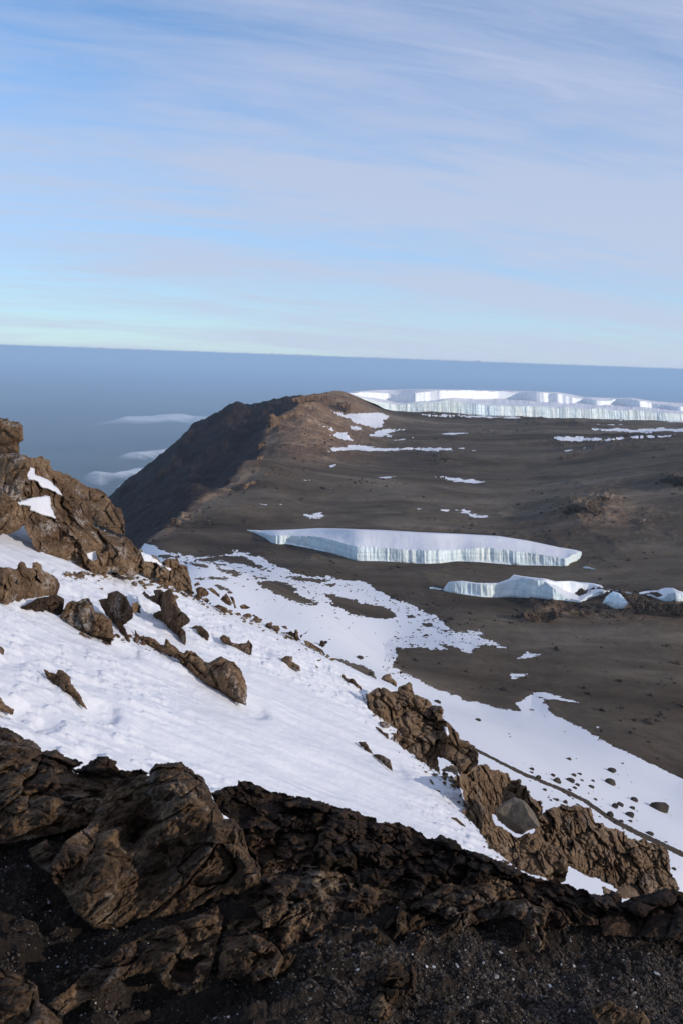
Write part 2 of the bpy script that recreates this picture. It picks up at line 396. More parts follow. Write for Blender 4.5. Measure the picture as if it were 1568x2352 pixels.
MIDSNOW = T('V', [(335,1250),(375,1262),(420,1275),(500,1277),(545,1267),(600,1280),(640,1300),(690,1320),(740,1325),(800,1332),(840,1338),(880,1365),(925,1385),(975,1403),(1000,1415),
  (1030,1440),(1045,1452),(1100,1448),(1120,1470),(1160,1488),(1105,1480),(1080,1500),(1050,1490),(1010,1490),(960,1485),(905,1488),(910,1500),(900,1535),(940,1550),(1000,1580),(1080,1610),
  (1140,1625),(1195,1633),(1185,1615),(1200,1605),(1220,1596),(1250,1612),(1265,1640),(1320,1665),(1400,1710),(1500,1757),(1568,1790),(1800,1910),(1900,2500),(300,2500),(250,1300)])
HOLES = [T('B', [(925,385),(1010,372),(1130,380),(1190,410),(1225,435),(1210,460),(1290,500),(1380,545),(1260,548),(1170,510),(1090,480),(1000,430)]),
 T('V', [(745,1363),(790,1373),(830,1385),(895,1398),(910,1415),(880,1422),(810,1412),(780,1395)]),
 T('B', [(375,228),(460,236),(550,262),(470,262)]), T('B', [(430,205),(520,210),(560,190),(730,178),(830,188),(880,225),(960,262),(1028,297),(900,265),(800,236),(740,228),(640,215),(520,225)]),
 T('B', [(590,236),(690,248),(620,254)]), T('B', [(620,282),(740,290),(790,320),(760,338),(700,312)]), T('B', [(550,333),(730,352),(690,364),(560,354)]), T('B', [(450,352),(540,348),(500,364)]),
 T('B', [(590,398),(640,408),(705,440),(640,428)]), T('B', [(1135,338),(1300,346),(1480,368),(1400,384),(1250,367)]), T('B', [(875,330),(1010,358),(930,352)]), T('B', [(1445,395),(1515,398),(1480,412)]),
 T('B', [(100,170),(320,180),(350,190),(200,192)]), T('B', [(410,160),(530,182),(450,188)]), T('B', [(1485,545),(1568,560),(1550,572),(1490,560)]),
 T('G', [(295,445),(325,446),(310,452)]), T('G', [(360,478),(405,480),(425,495),(390,492)]), T('G', [(345,508),(365,508),(360,518)]), T('G', [(300,542),(330,543),(315,549)]), T('G', [(440,515),(470,515),(500,510),(460,527)]),
 T('G', [(375,534),(402,536),(385,543)]), T('G', [(450,578),(500,585),(540,600),(500,598)]), T('G', [(475,487),(510,480),(515,515),(490,495)]), T('G', [(615,528),(640,535),(680,550),(640,545)]), T('G', [(180,325),(225,326),(200,332)]),
 T('G', [(860,877),(880,880),(866,884)]), T('C', [(20,12),(130,45),(280,88),(350,130),(355,150),(365,180),(250,130),(140,70)])]
TRAIL = [(1080, 1716), (1130, 1742), (1200, 1777), (1290, 1814), (1340, 1838), (1400, 1880), (1450, 1907), (1568, 1963), (1700, 2030)]
PATCH = [T('E', p) for p in ([(1190,215),(1240,235),(1300,245),(1430,240),(1490,245),(1530,265),(1480,285),(1515,325),(1430,320),(1350,295),(1260,260)], [(1205,365),(1250,343),(1300,352),(1332,396),(1260,385)],
  [(1140,298),(1240,335),(1225,342),(1170,318)], [(1300,310),(1350,318),(1408,343),(1340,335)], [(820,739),(900,741),(860,747)], [(1045,788),(1110,797),(1150,783),(1192,812),(1100,818)], [(930,738),(960,748),(940,746)], [(1455,592),(1568,590),(1530,599)],
  [(1035,608),(1130,608),(1080,613)], [(1205,535),(1250,515),(1220,540)])] + \
 [T('H', p) for p in ([(125,492),(210,463),(298,470),(200,485),(228,500),(150,502)], [(-60,556),(0,548),(70,539),(150,553),(500,552),(512,566),(200,563),(0,566),(-70,566)], [(235,517),(330,503),(345,507),(260,518)], [(450,488),(500,482),(585,484),(500,492)],
  [(360,396),(600,403),(820,410),(825,415),(700,415),(380,404)], [(1150,466),(1300,466),(1600,462),(1600,478),(1400,480),(1230,474)], [(965,504),(1060,502),(1190,510),(1530,491),(1545,497),(1200,518),(1020,522)], [(1020,562),(1165,546),(1100,557),(1030,566)],
  [(420,685),(560,694),(705,708),(600,715),(500,702)], [(160,687),(270,682),(200,693)], [(520,836),(580,838),(592,852),(685,869),(605,874),(575,857)], [(420,836),(500,836),(485,845)], [(1490,432),(1600,427),(1600,438)], [(1165,443),(1315,444),(1250,448)], [(1245,421),(1325,426),(1280,428)],
  [(345,425),(405,430),(370,432)], [(330,830),(375,831),(350,836)], [(160,833),(195,834),(180,838)], [(1380,885),(1395,880),(1388,889)], [(520,553),(570,551),(560,557)], [(590,562),(632,564),(600,567)])] + \
 [T('G', p) for p in ([(805,641),(850,614),(910,624),(860,638)], [(770,712),(852,714),(840,727),(780,731)], [(860,806),(880,797),(940,799),(1010,820),(1085,845),(1000,836),(900,818),(880,812)], [(1165,955),(1182,955),(1176,963)])]
# polar grid: columns even in azimuth, rows even in depression
px_c = np.linspace(-260, 1830, 1450); uc = np.array([ray(p, 1100)[0] for p in px_c])
dr = 1/np.linspace(1/210., 1/2500., 900); dr = np.concatenate([np.geomspace(90, 205, 60), dr, np.geomspace(2520, 5200, 50)])
U, D = np.meshgrid(uc, dr); gx = U*D; gy = D
gz = np.empty_like(gx)
for k in range(0, len(dr), 100): gz[k:k+100] = Hfar(gx[k:k+100], gy[k:k+100])
V = np.stack([gx, gy, gz], -1).reshape(-1, 3); F = gridfaces(*gx.shape)
FarV = V
vpx, vpy = proj(V); cpx, cpy = vpx, vpy
Ps = np.stack([cpx*.045, cpy*.13, 0*cpx], 1); edge = fbm(Ps, 5, .62, 91); fine = fbm(Ps*4, 3, .6, 93)
near = np.clip((cpy-1650)/150, 0, 1)
S_ = sdpoly(cpx, cpy, MIDSNOW, 60)+(edge*9+fine*3)*(1-near*.85)
for k, h in enumerate(HOLES):
    S_ = np.minimum(S_, -(sdpoly(cpx, cpy, h, 15)+(edge*5+fine*5+1)*(1-near*.7)))
spk = fbm(np.stack([cpx*.10, cpy*.26, 0*cpx], 1), 4, .6, 97); sreg = np.clip(1-np.abs(cpy-1330-(cpx-600)*.28)/75, 0, 1)*(cpx > 380)*(cpx < 1150)
S_ = np.minimum(S_, (.62-spk-sreg*.22)*20)
tr = sdline(cpx, cpy, TRAIL); wdt = 3.2+(cpy-1716)*.012; Tr = np.minimum(wdt-(tr+fine*1.6+edge*.8), (cpx-1085))
L_ = np.ones(len(V), np.int16); tid = 3
for k, h in enumerate(PATCH):
    bw = h.max(0)-h.min(0); am_ = min(3.0, bw[1]*.2)
    st = fbm(np.stack([cpx*.05, cpy*.35, 0*cpx], 1), 4, .65, 120+k) if bw[1] > 8 else 0
    raw = sdpoly(cpx, cpy, h, 6); s = np.minimum(raw+edge*am_+fine*am_ + (st*6 if bw[1] > 8 else 0)-.1, raw+3)
    s = np.where(V[:, 1] > 300, s, -9); m = s > S_; L_[m & (s > -1.5)] = tid; S_ = np.maximum(S_, s); tid += 1
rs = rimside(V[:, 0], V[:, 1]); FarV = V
dark = np.clip(rs/9+.3*fbm(V*.03, 3, .5, 5), 0, 1)*np.clip((V[:, 1]-650)/100, 0, 1)  # mask that puts the outer wall's shade into its colour
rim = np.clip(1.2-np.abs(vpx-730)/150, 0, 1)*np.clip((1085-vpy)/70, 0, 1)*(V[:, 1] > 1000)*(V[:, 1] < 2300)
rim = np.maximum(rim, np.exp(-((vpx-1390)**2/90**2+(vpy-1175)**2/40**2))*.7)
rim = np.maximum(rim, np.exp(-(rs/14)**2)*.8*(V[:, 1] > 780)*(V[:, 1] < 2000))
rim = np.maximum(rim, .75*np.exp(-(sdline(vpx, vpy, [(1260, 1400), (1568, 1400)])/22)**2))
def isosplit(V, Tn, s, extra):
    """cut triangles along s = 0; extra: per-vertex arrays carried along"""
    s = np.where(np.abs(s) < 1e-4, 1e-4, s); p = s[Tn] > 0; n = p.sum(1)
    pos = [Tn[n == 3]]; neg = [Tn[n == 0]]; nv = len(V); newA = []; newB = []; tt = []
    for lone_pos in (True, False):
        M_ = Tn[n == (1 if lone_pos else 2)]; q = p[n == (1 if lone_pos else 2)]; k = np.argmax(q if lone_pos else ~q, 1); r_ = np.arange(len(M_))
        a = M_[r_, k]; b = M_[r_, (k+1) % 3]; c = M_[r_, (k+2) % 3]
        i0 = nv+sum(len(z) for z in newA); ab = i0+np.arange(len(M_)); newA.append(a); newB.append(b); tt.append(s[a]/(s[a]-s[b]))
        ac = ab+len(M_); newA.append(a); newB.append(c); tt.append(s[a]/(s[a]-s[c]))
        one = np.stack([a, ab, ac], 1); two = np.concatenate([np.stack([ab, b, c], 1), np.stack([ab, c, ac], 1)])
        (pos if lone_pos else neg).append(one); (neg if lone_pos else pos).append(two)
    A_ = np.concatenate(newA); B_ = np.concatenate(newB); t_ = np.concatenate(tt)
    out = [np.concatenate([e, (e[A_].T*(1-t_)+e[B_].T*t_).T]) for e in extra]
    V2 = np.concatenate([V, V[A_]*(1-t_)[:, None]+V[B_]*t_[:, None]])
    return V2, np.concatenate(pos), np.concatenate(neg), out, (A_, B_)
TRI = np.concatenate([F[:, [0, 1, 2]], F[:, [0, 2, 3]]])
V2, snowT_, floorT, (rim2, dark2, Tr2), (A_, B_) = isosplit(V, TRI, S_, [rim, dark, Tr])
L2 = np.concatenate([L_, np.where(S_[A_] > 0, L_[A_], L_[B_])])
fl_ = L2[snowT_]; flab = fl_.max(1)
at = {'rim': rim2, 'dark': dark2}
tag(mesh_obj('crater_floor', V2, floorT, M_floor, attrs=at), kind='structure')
main = snowT_[flab == 1]
V3, pathT, mainT, _, _ = isosplit(V2, main, Tr2, [])
tag(mesh_obj('snow_slope', V3, mainT, M_snow2), kind='structure')
tag(mesh_obj('footpath', V3, pathT, M_scree), kind='structure')
for k in range(3, tid):
    if (flab == k).sum() > 3: tag(mesh_obj('snow_patch', V2, snowT_[flab == k], M_snow2), kind='structure')
# far plains under the haze
a = np.linspace(0, 2*PI, 97)[:-1]; rr = np.array([0, 3000, 8000, 20000, 50000, 90000, 140000.])
LV = [(0, 0, -2500)]; LF = []
Vl = np.stack([(rr[1:, None]*np.cos(a)).ravel(), (rr[1:, None]*np.sin(a)).ravel(), np.full(6*96, -2500.)], 1)
Vl = np.vstack([[[0, 0, -2500.]], Vl]); Fl = []
for i in range(5):
    for j in range(96):
        Fl.append((1+i*96+j, 1+(i+1)*96+j, 1+(i+1)*96+(j+1) % 96, 1+i*96+(j+1) % 96))
for j in range(0, 96, 2): Fl.append((0, 1+j, 1+(j+1) % 96, 1+(j+2) % 96))
m_, t_, b_, gg = mat('distant plains'); c_ = t_.ramp(t_.noise(gg, .00009, 8, .6), [(.35, (.03, .045, .035)), (.65, (.10, .10, .07))]); t_.setin(b_.inputs['Base Color'], c_); b_.inputs['Roughness'].default_value = 1
tag(mesh_obj('distant_plains', Vl, np.array(Fl), m_), kind='structure')
# ------------------------------------------------------------------ ray against terrain
def hit(px, py, H, d0, d1, n=300):
    px = np.atleast_1d(np.asarray(px, float)); py = np.atleast_1d(np.asarray(py, float)); r = ray(px, py)
    ds = np.geomspace(d0, d1, n); X = r[:, 0:1]*ds; Y = np.broadcast_to(ds, X.shape); Z = r[:, 2:3]*ds
    g = Z-H(X, Y); below = g < 0; k = np.argmax(below, 1); k = np.clip(k, 1, n-1); i = np.arange(len(px))
    g0 = g[i, k-1]; g1 = g[i, k]; t = np.clip(g0/(g0-g1+1e-9), 0, 1)
    d = ds[k-1]+t*(ds[k]-ds[k-1]); d[~below.any(1)] = np.nan
    return d
def hitfar(px, py, d0=200, d1=2600): return hit(px, py, Hfar, d0, d1)
def curve(pts, xs):
    p = np.array(pts, float); return np.interp(xs, p[:, 0], p[:, 1])
def empty(name, loc):
    o = bpy.data.objects.new(name, None); C.objects.link(o); o.location = loc; return o
def smooth1(a, k):
    ker = np.ones(2*k+1)/(2*k+1); return np.convolve(np.pad(a, k, mode='edge'), ker, 'valid')
def glacier(label, group, x0, x1, step, rows, dfun, flute, seed, rise=(0.0, 0.0), topback=90, jag=1.0, famp=.4):
    """rows: px curves base, cliff top, shelf back, upper cliff top, skyline (V frame)"""
    xs = np.arange(x0, x1+step, step); Y = [T_curve(c, xs) for c in rows]
    if len(rows) == 5:
        w_ = np.minimum(1, np.abs(Y[0]-Y[4])/20)*jag
        Y[2] = np.clip(Y[2]+w_*2.2*fbm(np.stack([xs*.03, 0*xs, 0*xs], 1), 5, .6, seed+70), Y[4]+.6, Y[1]-.5)
        Y[3] = np.minimum(Y[2]-.4, Y[3]+w_*1.6*fbm(np.stack([xs*.045, 0*xs, 0*xs], 1), 5, .6, seed+71)); Y[4] = np.minimum(Y[4], Y[3]-.2)
        Y[1] = np.clip(Y[1]+w_*1.9*fbm(np.stack([xs*.035, 0*xs, 0*xs], 1), 6, .65, seed+72), Y[2]+.4, Y[0])
    d = dfun(xs, Y[0]); R0 = ray(xs, Y[0]); base = R0*d[:, None]
    wx = base[:, 0]+base[:, 1]*.3
    wl = wx/flute; wl = wl+2.2*fbm(np.stack([wl*.22, 0*wx, 0*wx], 1), 3, .5, seed+77); L = np.stack([wl, 0*wx, 0*wx], 1)
    fl = fbm(L, 5, .6, seed); fl2 = fbm(L*3.1+9, 4, .6, seed+5, True); lump = fbm(L*.16, 4, .55, seed+9)
    jg = (fbm(L*1.6, 4, .6, seed+3))*jag
    def wall(Pb, ytop, nseg, amp, js=1.0):
        """rows rising from Pb at about the same distance to the px curve"""
        dd = Pb[:, 1]; r = ray(xs, ytop+jg*js); top = r*dd[:, None]
        h = np.maximum(top[:, 2]-Pb[:, 2], 0); out = []
        for t in np.linspace(0, 1, nseg+1):
            P = Pb*(1-t)+top*t
            q = np.minimum(h/8.0, 1)*amp
            n3 = fbm(np.stack([wx/flute*.8, 0*wx, P[:, 2]/flute*.35], 1), 4, .6, seed+20)
            off = (fl*1.0+fl2*.25+lump*3.6+n3*.9)*flute*famp*q*(1-.25*t) - h*.22*t*(1) 
            P = P + np.stack([-off*R0[:, 0]*.0, -off, 0*off], 1)*np.sin(min(1, t*6)*PI/2)
            # keep the outline: stay on the same pixel rows by rescaling height with distance
            P[:, 2] = P[:, 2]*P[:, 1]/(dd) if False else P[:, 2]
            out.append(P)
        return out
    def flat(Pf, yb, z, nseg, minback):
        r = ray(xs, yb); db = z/np.minimum(r[:, 2], -1e-3); db = np.maximum(db, Pf[:, 1]+minback); db = np.minimum(db, Pf[:, 1]+minback*14)
        db = smooth1(db, 26); back = r*db[:, None]; out = []; Pf = np.stack([smooth1(Pf[:, k], 9) for k in range(3)], 1)
        for t in np.linspace(0, 1, nseg+1)[1:]:
            P = Pf*(1-t)+back*t
            n_ = fbm(np.stack([P[:, 0]/(flute*4), P[:, 1]/(flute*4), 0*wx], 1), 4, .55, seed+31)
            P[:, 2] += n_*flute*.22*math.sin(PI*t); out.append(P)
        return out
    w1 = wall(base, Y[1], 14, 1.0)
    parts = [('ice_cliff', M_ice, w1)]; last = w1[-1]
    if len(rows) == 5:
        f1 = flat(last, Y[2], last[:, 2]+rise[0], 8, flute*1.5); parts.append(('snow_ledge', M_snow2, [last]+f1)); last = f1[-1]
        w2 = wall(last, np.minimum(Y[3], Y[2]-.3), 10, .14, .5); parts.append(('upper_ice_cliff', M_icesnow, w2)); last = w2[-1]
        f2 = flat(last, Y[4], last[:, 2]+rise[1], 8, flute*4)
    else:
        f2 = flat(last, Y[2], last[:, 2]+rise[0], 12, flute*1.0)
    end = f2[-1].copy(); end[:, 1] += 6; end[:, 2] -= (topback)
    parts.append(('snow_top', M_snow2, [last]+f2+[end]))
    mid = base[len(base)//2]
    root = empty('glacier', mid); tag(root, label, 'glacier', group)
    for nm, m, rws in parts:
        G_ = np.stack(rws, 0); mesh_obj(nm, G_.reshape(-1, 3), gridfaces(len(rws), len(xs))[:, ::-1], m, parent=root, origin=mid)
    return root
def T_curve(c, xs):
    crop, pts = c; p = T(crop, pts); return np.interp(xs, p[:, 0], p[:, 1])
def icesnow():
    m, t, b, g = mat('snowy ice wall')
    a = t.noise(t.mapv(g, (.25, .25, .03)), 1.0, 6, .65, .1)
    t.setin(b.inputs['Base Color'], t.ramp(a, [(.36, (.66, .73, .77)), (.5, (.80, .83, .85)), (.62, (.84, .85, .86))])); b.inputs['Roughness'].default_value = .55
    bump(t, b, a, .5, 1.5); return m
M_icesnow = icesnow()
def smd(xs, y):
    d = hitfar(xs, y); ok = ~np.isnan(d); d = np.interp(xs, xs[ok], d[ok]); return smooth1(d, 8)
glacier('long stepped ice field with white top along the far side of the crater', None, 797, 1640, 1.1,
  [('H', [(20,302),(60,313),(110,334),(150,350),(200,374),(280,390),(430,397),(560,402),(850,414),(1000,423),(1200,424),(1400,430),(1568,435),(1750,440)]),
   ('H', [(20,301.5),(60,309),(110,326),(170,341),(230,350),(290,354),(340,346),(430,342),(500,330),(560,344),(700,356),(850,362),(1000,370),(1200,375),(1400,385),(1568,396),(1750,400)]),
   ('H', [(20,301),(60,308),(110,320),(200,333),(290,343),(430,330),(500,324),(600,326),(750,330),(900,338),(1000,345),(1100,350),(1250,356),(1350,362),(1450,372),(1568,386),(1750,390)]),
   ('H', [(20,300.5),(60,302),(110,294),(200,298),(260,308),(320,304),(430,290),(600,291),(750,294),(900,299),(1000,305),(1060,320),(1110,328),(1200,337),(1280,327),(1350,331),(1420,347),(1500,358),(1568,366),(1750,372)]),
   ('H', [(20,300),(60,292),(170,285),(400,282),(700,288),(850,291),(1000,297),(1050,305),(1110,318),(1270,323),(1330,322),(1420,335),(1500,342),(1568,345),(1750,350)])],
  lambda xs, y: smooth1(np.interp(xs, [797, 850, 900, 1640], [2050, 2080, 2120, 2240]), 10), 14.0, 200, rise=(3, 5), topback=150, jag=2.0, famp=.2)
glacier('flat-topped glacier slab with a fluted cliff, alone on the crater floor', 'small glaciers on the crater floor', 568, 1334, .9,
  [('V', [(568,1218.3),(590,1226),(610,1236),(621,1246),(640,1251),(660,1250),(704,1258),(760,1270),(805,1284),(819,1288),(880,1289),(969,1295),(1010,1294),(1049,1289),(1100,1291),(1134,1294),(1184,1298),(1240,1299),(1303,1301),(1308,1294),(1329,1287),(1334,1275)]),
   ('V', [(568,1217.5),(590,1220),(624,1230),(660,1231),(713,1233),(746,1237),(775,1245),(805,1254),(821,1257),(900,1262),(969,1266),(1040,1265),(1104,1260),(1174,1266),(1234,1274),(1299,1284),(1314,1274),(1334,1268)]),
   ('V', [(568,1217),(600,1218),(650,1217),(692,1215),(730,1213),(784,1214),(874,1217),(960,1222),(1059,1226),(1144,1231),(1209,1241),(1284,1257),(1320,1263),(1334,1267)])],
  smd, 2.6, 300, topback=12, jag=2.2)
glacier('low glacier remnant with curled fluted cliff on dark hummocks', 'small glaciers on the crater floor', 1017, 1398, .9,
  [('G', [(466,330),(490,337),(560,347),(650,360),(740,361),(850,363),(960,371),(1060,380),(1095,384),(1110,379),(1150,361),(1200,346),(1228,336)]),
   ('G', [(466,324),(488,300),(492,294),(550,291),(600,298),(650,303),(720,303),(770,290),(800,284),(830,280),(880,284),(940,292),(980,325),(1010,347),(1050,367),(1095,378),(1110,368),(1150,345),(1190,330),(1228,332)]),
   ('G', [(466,323),(490,292),(550,288),(600,295),(650,300),(720,300),(770,288),(800,280),(830,277),(880,281),(940,288),(980,303),(1020,328),(1060,345),(1095,350),(1110,343),(1150,325),(1190,322),(1228,331)]),
   ('G', [(466,322.5),(490,291),(550,286),(600,293),(650,298.5),(720,296),(770,280),(790,262),(830,268),(880,273),(940,280),(980,289),(1020,290),(1060,291),(1095,296),(1130,300),(1160,304),(1190,312),(1228,330.5)]),
   ('G', [(466,322),(490,290),(550,284),(600,291),(650,297),(720,293),(770,275),(788,256),(830,263),(880,269),(940,275),(980,286),(1020,285),(1060,286),(1095,291),(1130,293),(1160,297),(1190,305),(1205,320),(1228,330)])],
  smd, 2.2, 400, topback=10, jag=2.0)
glacier('ice hump at the right edge of the photo on brown gravel', 'small glaciers on the crater floor', 1466, 1600, .9,
  [('G', [(1365,345),(1420,356),(1450,368),(1480,379),(1568,380),(1700,380)]),
   ('G', [(1365,343),(1420,350),(1450,362),(1480,366),(1497,346),(1530,340),(1568,346),(1700,340)]),
   ('G', [(1365,338),(1400,331),(1450,328),(1470,320),(1490,316),(1520,317),(1545,330),(1568,335),(1700,330)])],
  smd, 2.4, 500, topback=9, jag=1.5)

# ------------------------------------------------------------------ bodies traced from the photograph
def outline_body(name, poly, m, dfun=None, d=None, fat=.8, rcap=60, lean=.45, step=1.3, edge=2.0, efreq=.12, cell=None, camp=.3, namp=.25, nscale=None,
                 snow=None, seed=0, strata=None, dslope=0.0, cellk=1.0, label=None, cat=None, group=None, kind=None, splits=None, holes=None, dfit=True, thick=None, rnd=.5, plane=None, form=None, pmix=.8):
    """one closed body: its outline is the polygon, its distance comes from what it stands on"""
    x0, y0 = poly.min(0)-4; x1, y1 = poly.max(0)+4
    xs = np.arange(x0, x1, step); ys = np.arange(y0, y1, step); X, Y = np.meshgrid(xs, ys); sh = X.shape; x = X.ravel(); y = Y.ravel()
    en = fbm(np.stack([x*efreq, y*efreq, 0*x+seed], 1), 4, .62, seed+1)
    raw = sdpoly(x, y, poly, 12)
    if holes:
        for h in holes: raw = np.minimum(raw, -sdpoly(x, y, h, 12))
    sd = raw+en*edge*1.6
    ins = sd > 0
    # base distance by column
    cols = (sd.reshape(sh) > 0)
    yb = np.where(cols.any(0), ys[len(ys)-1-np.argmax(cols[::-1], 0)], np.nan)
    ok = ~np.isnan(yb)
    if plane is not None:
        dc = plane(xs, smooth1(np.interp(xs, xs[ok], yb[ok]), 3))
    elif d is not None:
        dc = np.full(len(xs), float(d))+dslope*(xs-(x0+x1)/2)
    else:
        dcol = np.full(len(xs), np.nan); dcol[ok] = dfun(xs[ok], yb[ok]); k = ~np.isnan(dcol)
        if dfit:
            wgt = np.polyfit(xs[k], dcol[k], 1 if k.sum() > 12 else 0); dc = np.polyval(wgt, xs)
            dc = np.clip(dc, np.nanmin(dcol), np.nanmax(dcol))
        else: dc = smooth1(np.interp(xs, xs[k], dcol[k]), int(8/step))
    ybf = smooth1(np.interp(xs, xs[ok], yb[ok]), max(2, int(14/step)))
    Dc = np.broadcast_to(dc, sh).ravel(); YB = np.broadcast_to(ybf, sh).ravel()
    mpp = Dc/FPX
    D = Dc+lean*(YB-y)*mpp*(Dc > 0)
    if plane is not None: D = plane(x, y); mpp = D/FPX
    R = min(sd.max(), rcap); sp_ = np.clip(sd, 0, R)/R; p = np.sqrt(np.clip(1-(1-sp_)**2, 0, 1))
    t = p*R*mpp*fat
    P = ray(x, y)*(D-t)[:, None]
    size = R*float(np.mean(dc))/FPX; cell = cell or size*.9; ns = nscale or size*.8
    Pn = P.copy()
    if plane is not None:
        Dm = float(np.mean(D[ins])); Pn = ray(x, y)*(Dm*pmix+D*(1-pmix))[:, None]
    if strata is not None: Pn = P@strata
    wv = np.stack([fbm(Pn/cell*1.3, 3, .5, seed+k) for k in (40, 50, 60)], 1)*cell*.35
    f1, f21, tl = worley((Pn+wv)/cell, seed+2)
    g1, g21, tl2 = worley((Pn+wv*.6)/(cell*.36), seed+7)
    blocky = tl*.35+np.sqrt(np.clip(f21, 0, .5)/.5)*rnd-.25 + .42*(tl2*.32+np.sqrt(np.clip(g21, 0, .4)/.4)*rnd-.2)
    n_ = fbm(Pn/ns, 6, .58, seed+11)+.5*fbm(Pn/ns*2.3, 5, .6, seed+12, True)-.2
    disp = (blocky*camp*cell*cellk + n_*namp*ns)*np.clip(p*1.15, 0, 1)
    if form is not None: disp = disp+form(x, y)*np.clip(sd/5, 0, 1)
    lab = np.zeros(len(x), int)
    if snow:
        for j, s in enumerate(snow):
            q = sdpoly(x, y, s, 10)+en*1.5
            disp = disp*(1-np.clip(q/3+.6, 0, 1)*.85); disp += np.clip(q/4, 0, 1)*.02*cell; lab[q > 0] = j+1
    P = ray(x, y)*(D-t-disp)[:, None]
    F = gridfaces(*sh)[:, ::-1]
    fin = ins[F].all(1); F = F[fin]
    fl = lab[F].max(1) if snow else np.zeros(len(F), int)
    # far side, coarser
    sb = slice(None, None, 3)
    Xb, Yb_ = X[sb, sb], Y[sb, sb]; shb = Xb.shape
    tb = (p*R*mpp*(thick if thick is not None else fat)).reshape(sh)[sb, sb].ravel()
    Pb = ray(Xb.ravel(), Yb_.ravel())*(D.reshape(sh)[sb, sb].ravel()+tb+.2*np.abs(disp.reshape(sh)[sb, sb].ravel()))[:, None]
    Fb = gridfaces(*shb); Fb = Fb[ins.reshape(sh)[sb, sb].ravel()[Fb].all(1)]
    allV = np.vstack([P, Pb]); Fr = np.vstack([F[fl == 0], Fb+len(P)])
    k0 = ins & (y > np.nanmean(ybf)-6*step) if False else ins
    o3 = P[k0].mean(0)
    ob = mesh_obj(name, allV, Fr, m, origin=o3, smooth=True)
    tag(ob, label, cat, group, kind)
    outs = [ob]
    if snow:
        for j in range(len(snow)):
            if (fl == j+1).any():
                outs.append(mesh_obj('snow_patch', P, F[fl == j+1], M_snow1, origin=P[F[fl == j+1].ravel()].mean(0)))
    return outs
ice_f = T('G', [(1196,388),(1212,358),(1228,342),(1245,333),(1262,335),(1282,346),(1300,368),(1315,385),(1314,398),(1292,414),(1262,417),(1240,412),(1215,396)])
outline_body('ice_pinnacle', ice_f, M_ice, dfun=lambda x, y: hitfar(x, y)-1, lean=.5, fat=.8, rcap=40, step=.8, edge=.6, cell=6, camp=.08, namp=.1, strata=np.diag([1, 1, .15]), seed=5,
   label='small cone of white ice standing before the curled glacier', cat='ice block')
outline_body('ice_fragment', T('G', [(400,314),(420,312),(445,318),(462,322),(462,330),(430,327),(402,322)]), M_ice, dfun=lambda x, y: hitfar(x, y), step=.7, edge=1, cell=3, camp=.3, seed=6,
   label='broken ice bits at the left end of the curled glacier', cat='ice block')
outline_body('ice_fragment', T('G', [(1098,223),(1120,218),(1140,223),(1164,230),(1160,235),(1120,229)]), M_ice, dfun=lambda x, y: hitfar(x, y), step=.7, edge=.8, cell=3, camp=.3, seed=8,
   label='ice bit lying off the right tip of the flat glacier', cat='ice block')
outline_body('ice_fragment', T('G', [(1196,318),(1240,324),(1300,334),(1346,342),(1340,346),(1290,342),(1235,330)]), M_snow2, dfun=lambda x, y: hitfar(x, y), step=.7, edge=.8, cell=3, camp=.1, fat=.5, seed=9,
   label='thin snow bank between the curled glacier and the ice hump', cat='snow bank')
# ------------------------------------------------------------------ cliffs and knots of rock on the rim and the crater floor
def far_rock(crop, pts, m, lb, grp, cell, seed, dd=None, off=4, **k):
    k.setdefault('camp', .5); k.setdefault('edge', 1.6); k.setdefault('lean', .6); k.setdefault('fat', .7)
    if dd is None: k['dfun'] = lambda x, y: hitfar(x, y)-off
    else: k['d'] = dd
    return outline_body('rock_outcrop', T(crop, pts), m, cell=cell, seed=seed, step=.7, label=lb, cat='outcrop', group=grp, efreq=.3, **k)
GR = 'cliffs and crags along the crater rim'
far_rock('E', [(852,330),(862,300),(868,252),(895,244),(920,262),(960,248),(1000,240),(1012,222),(1030,212),(1048,225),(1030,250),(990,262),(950,285),(925,312),(890,326)], M_rim, 'orange tan cliff band where the sunlit rim meets the dark slope', GR, 16, 701, off=25, fat=.9)
far_rock('E', [(992,160),(1040,152),(1110,146),(1150,142),(1200,145),(1205,165),(1150,175),(1090,180),(1040,190),(1005,182)], M_rim, 'long low cliff just under the top of the rim', GR, 14, 703, off=25, fat=.9)
far_rock('E', [(1240,190),(1265,180),(1300,178),(1325,188),(1332,222),(1318,236),(1285,222),(1250,215)], M_rim, 'tan cliff standing above the snow streaks on the rim', GR, 12, 705, off=20, fat=.9)
far_rock('E', [(812,420),(830,398),(862,396),(868,410),(840,430),(818,448)], M_rim, 'brown crag halfway down the rim crest', GR, 10, 707, off=15)
far_rock('E', [(800,498),(812,482),(842,478),(852,492),(820,506)], M_rim, 'pale crag at the foot of the sunlit rim slope', GR, 9, 709)
far_rock('E', [(848,585),(852,572),(878,570),(884,584)], M_rim, 'single tan block below the pale crag', GR, 7, 711)
far_rock('E', [(735,655),(740,632),(770,620),(800,612),(806,628),(770,636),(750,660)], M_rim, 'ragged edge of rock over the dark slope', GR, 8, 713, off=10)
far_rock('E', [(648,692),(652,680),(672,682),(676,692)], M_rim, 'small knob of rock on the lip of the dark slope', GR, 6, 715)
far_rock('E', [(330,862),(332,825),(345,812),(378,818),(398,835),(390,856),(360,866)], M_rim, 'brown crag at the near end of the rim', GR, 7, 717)
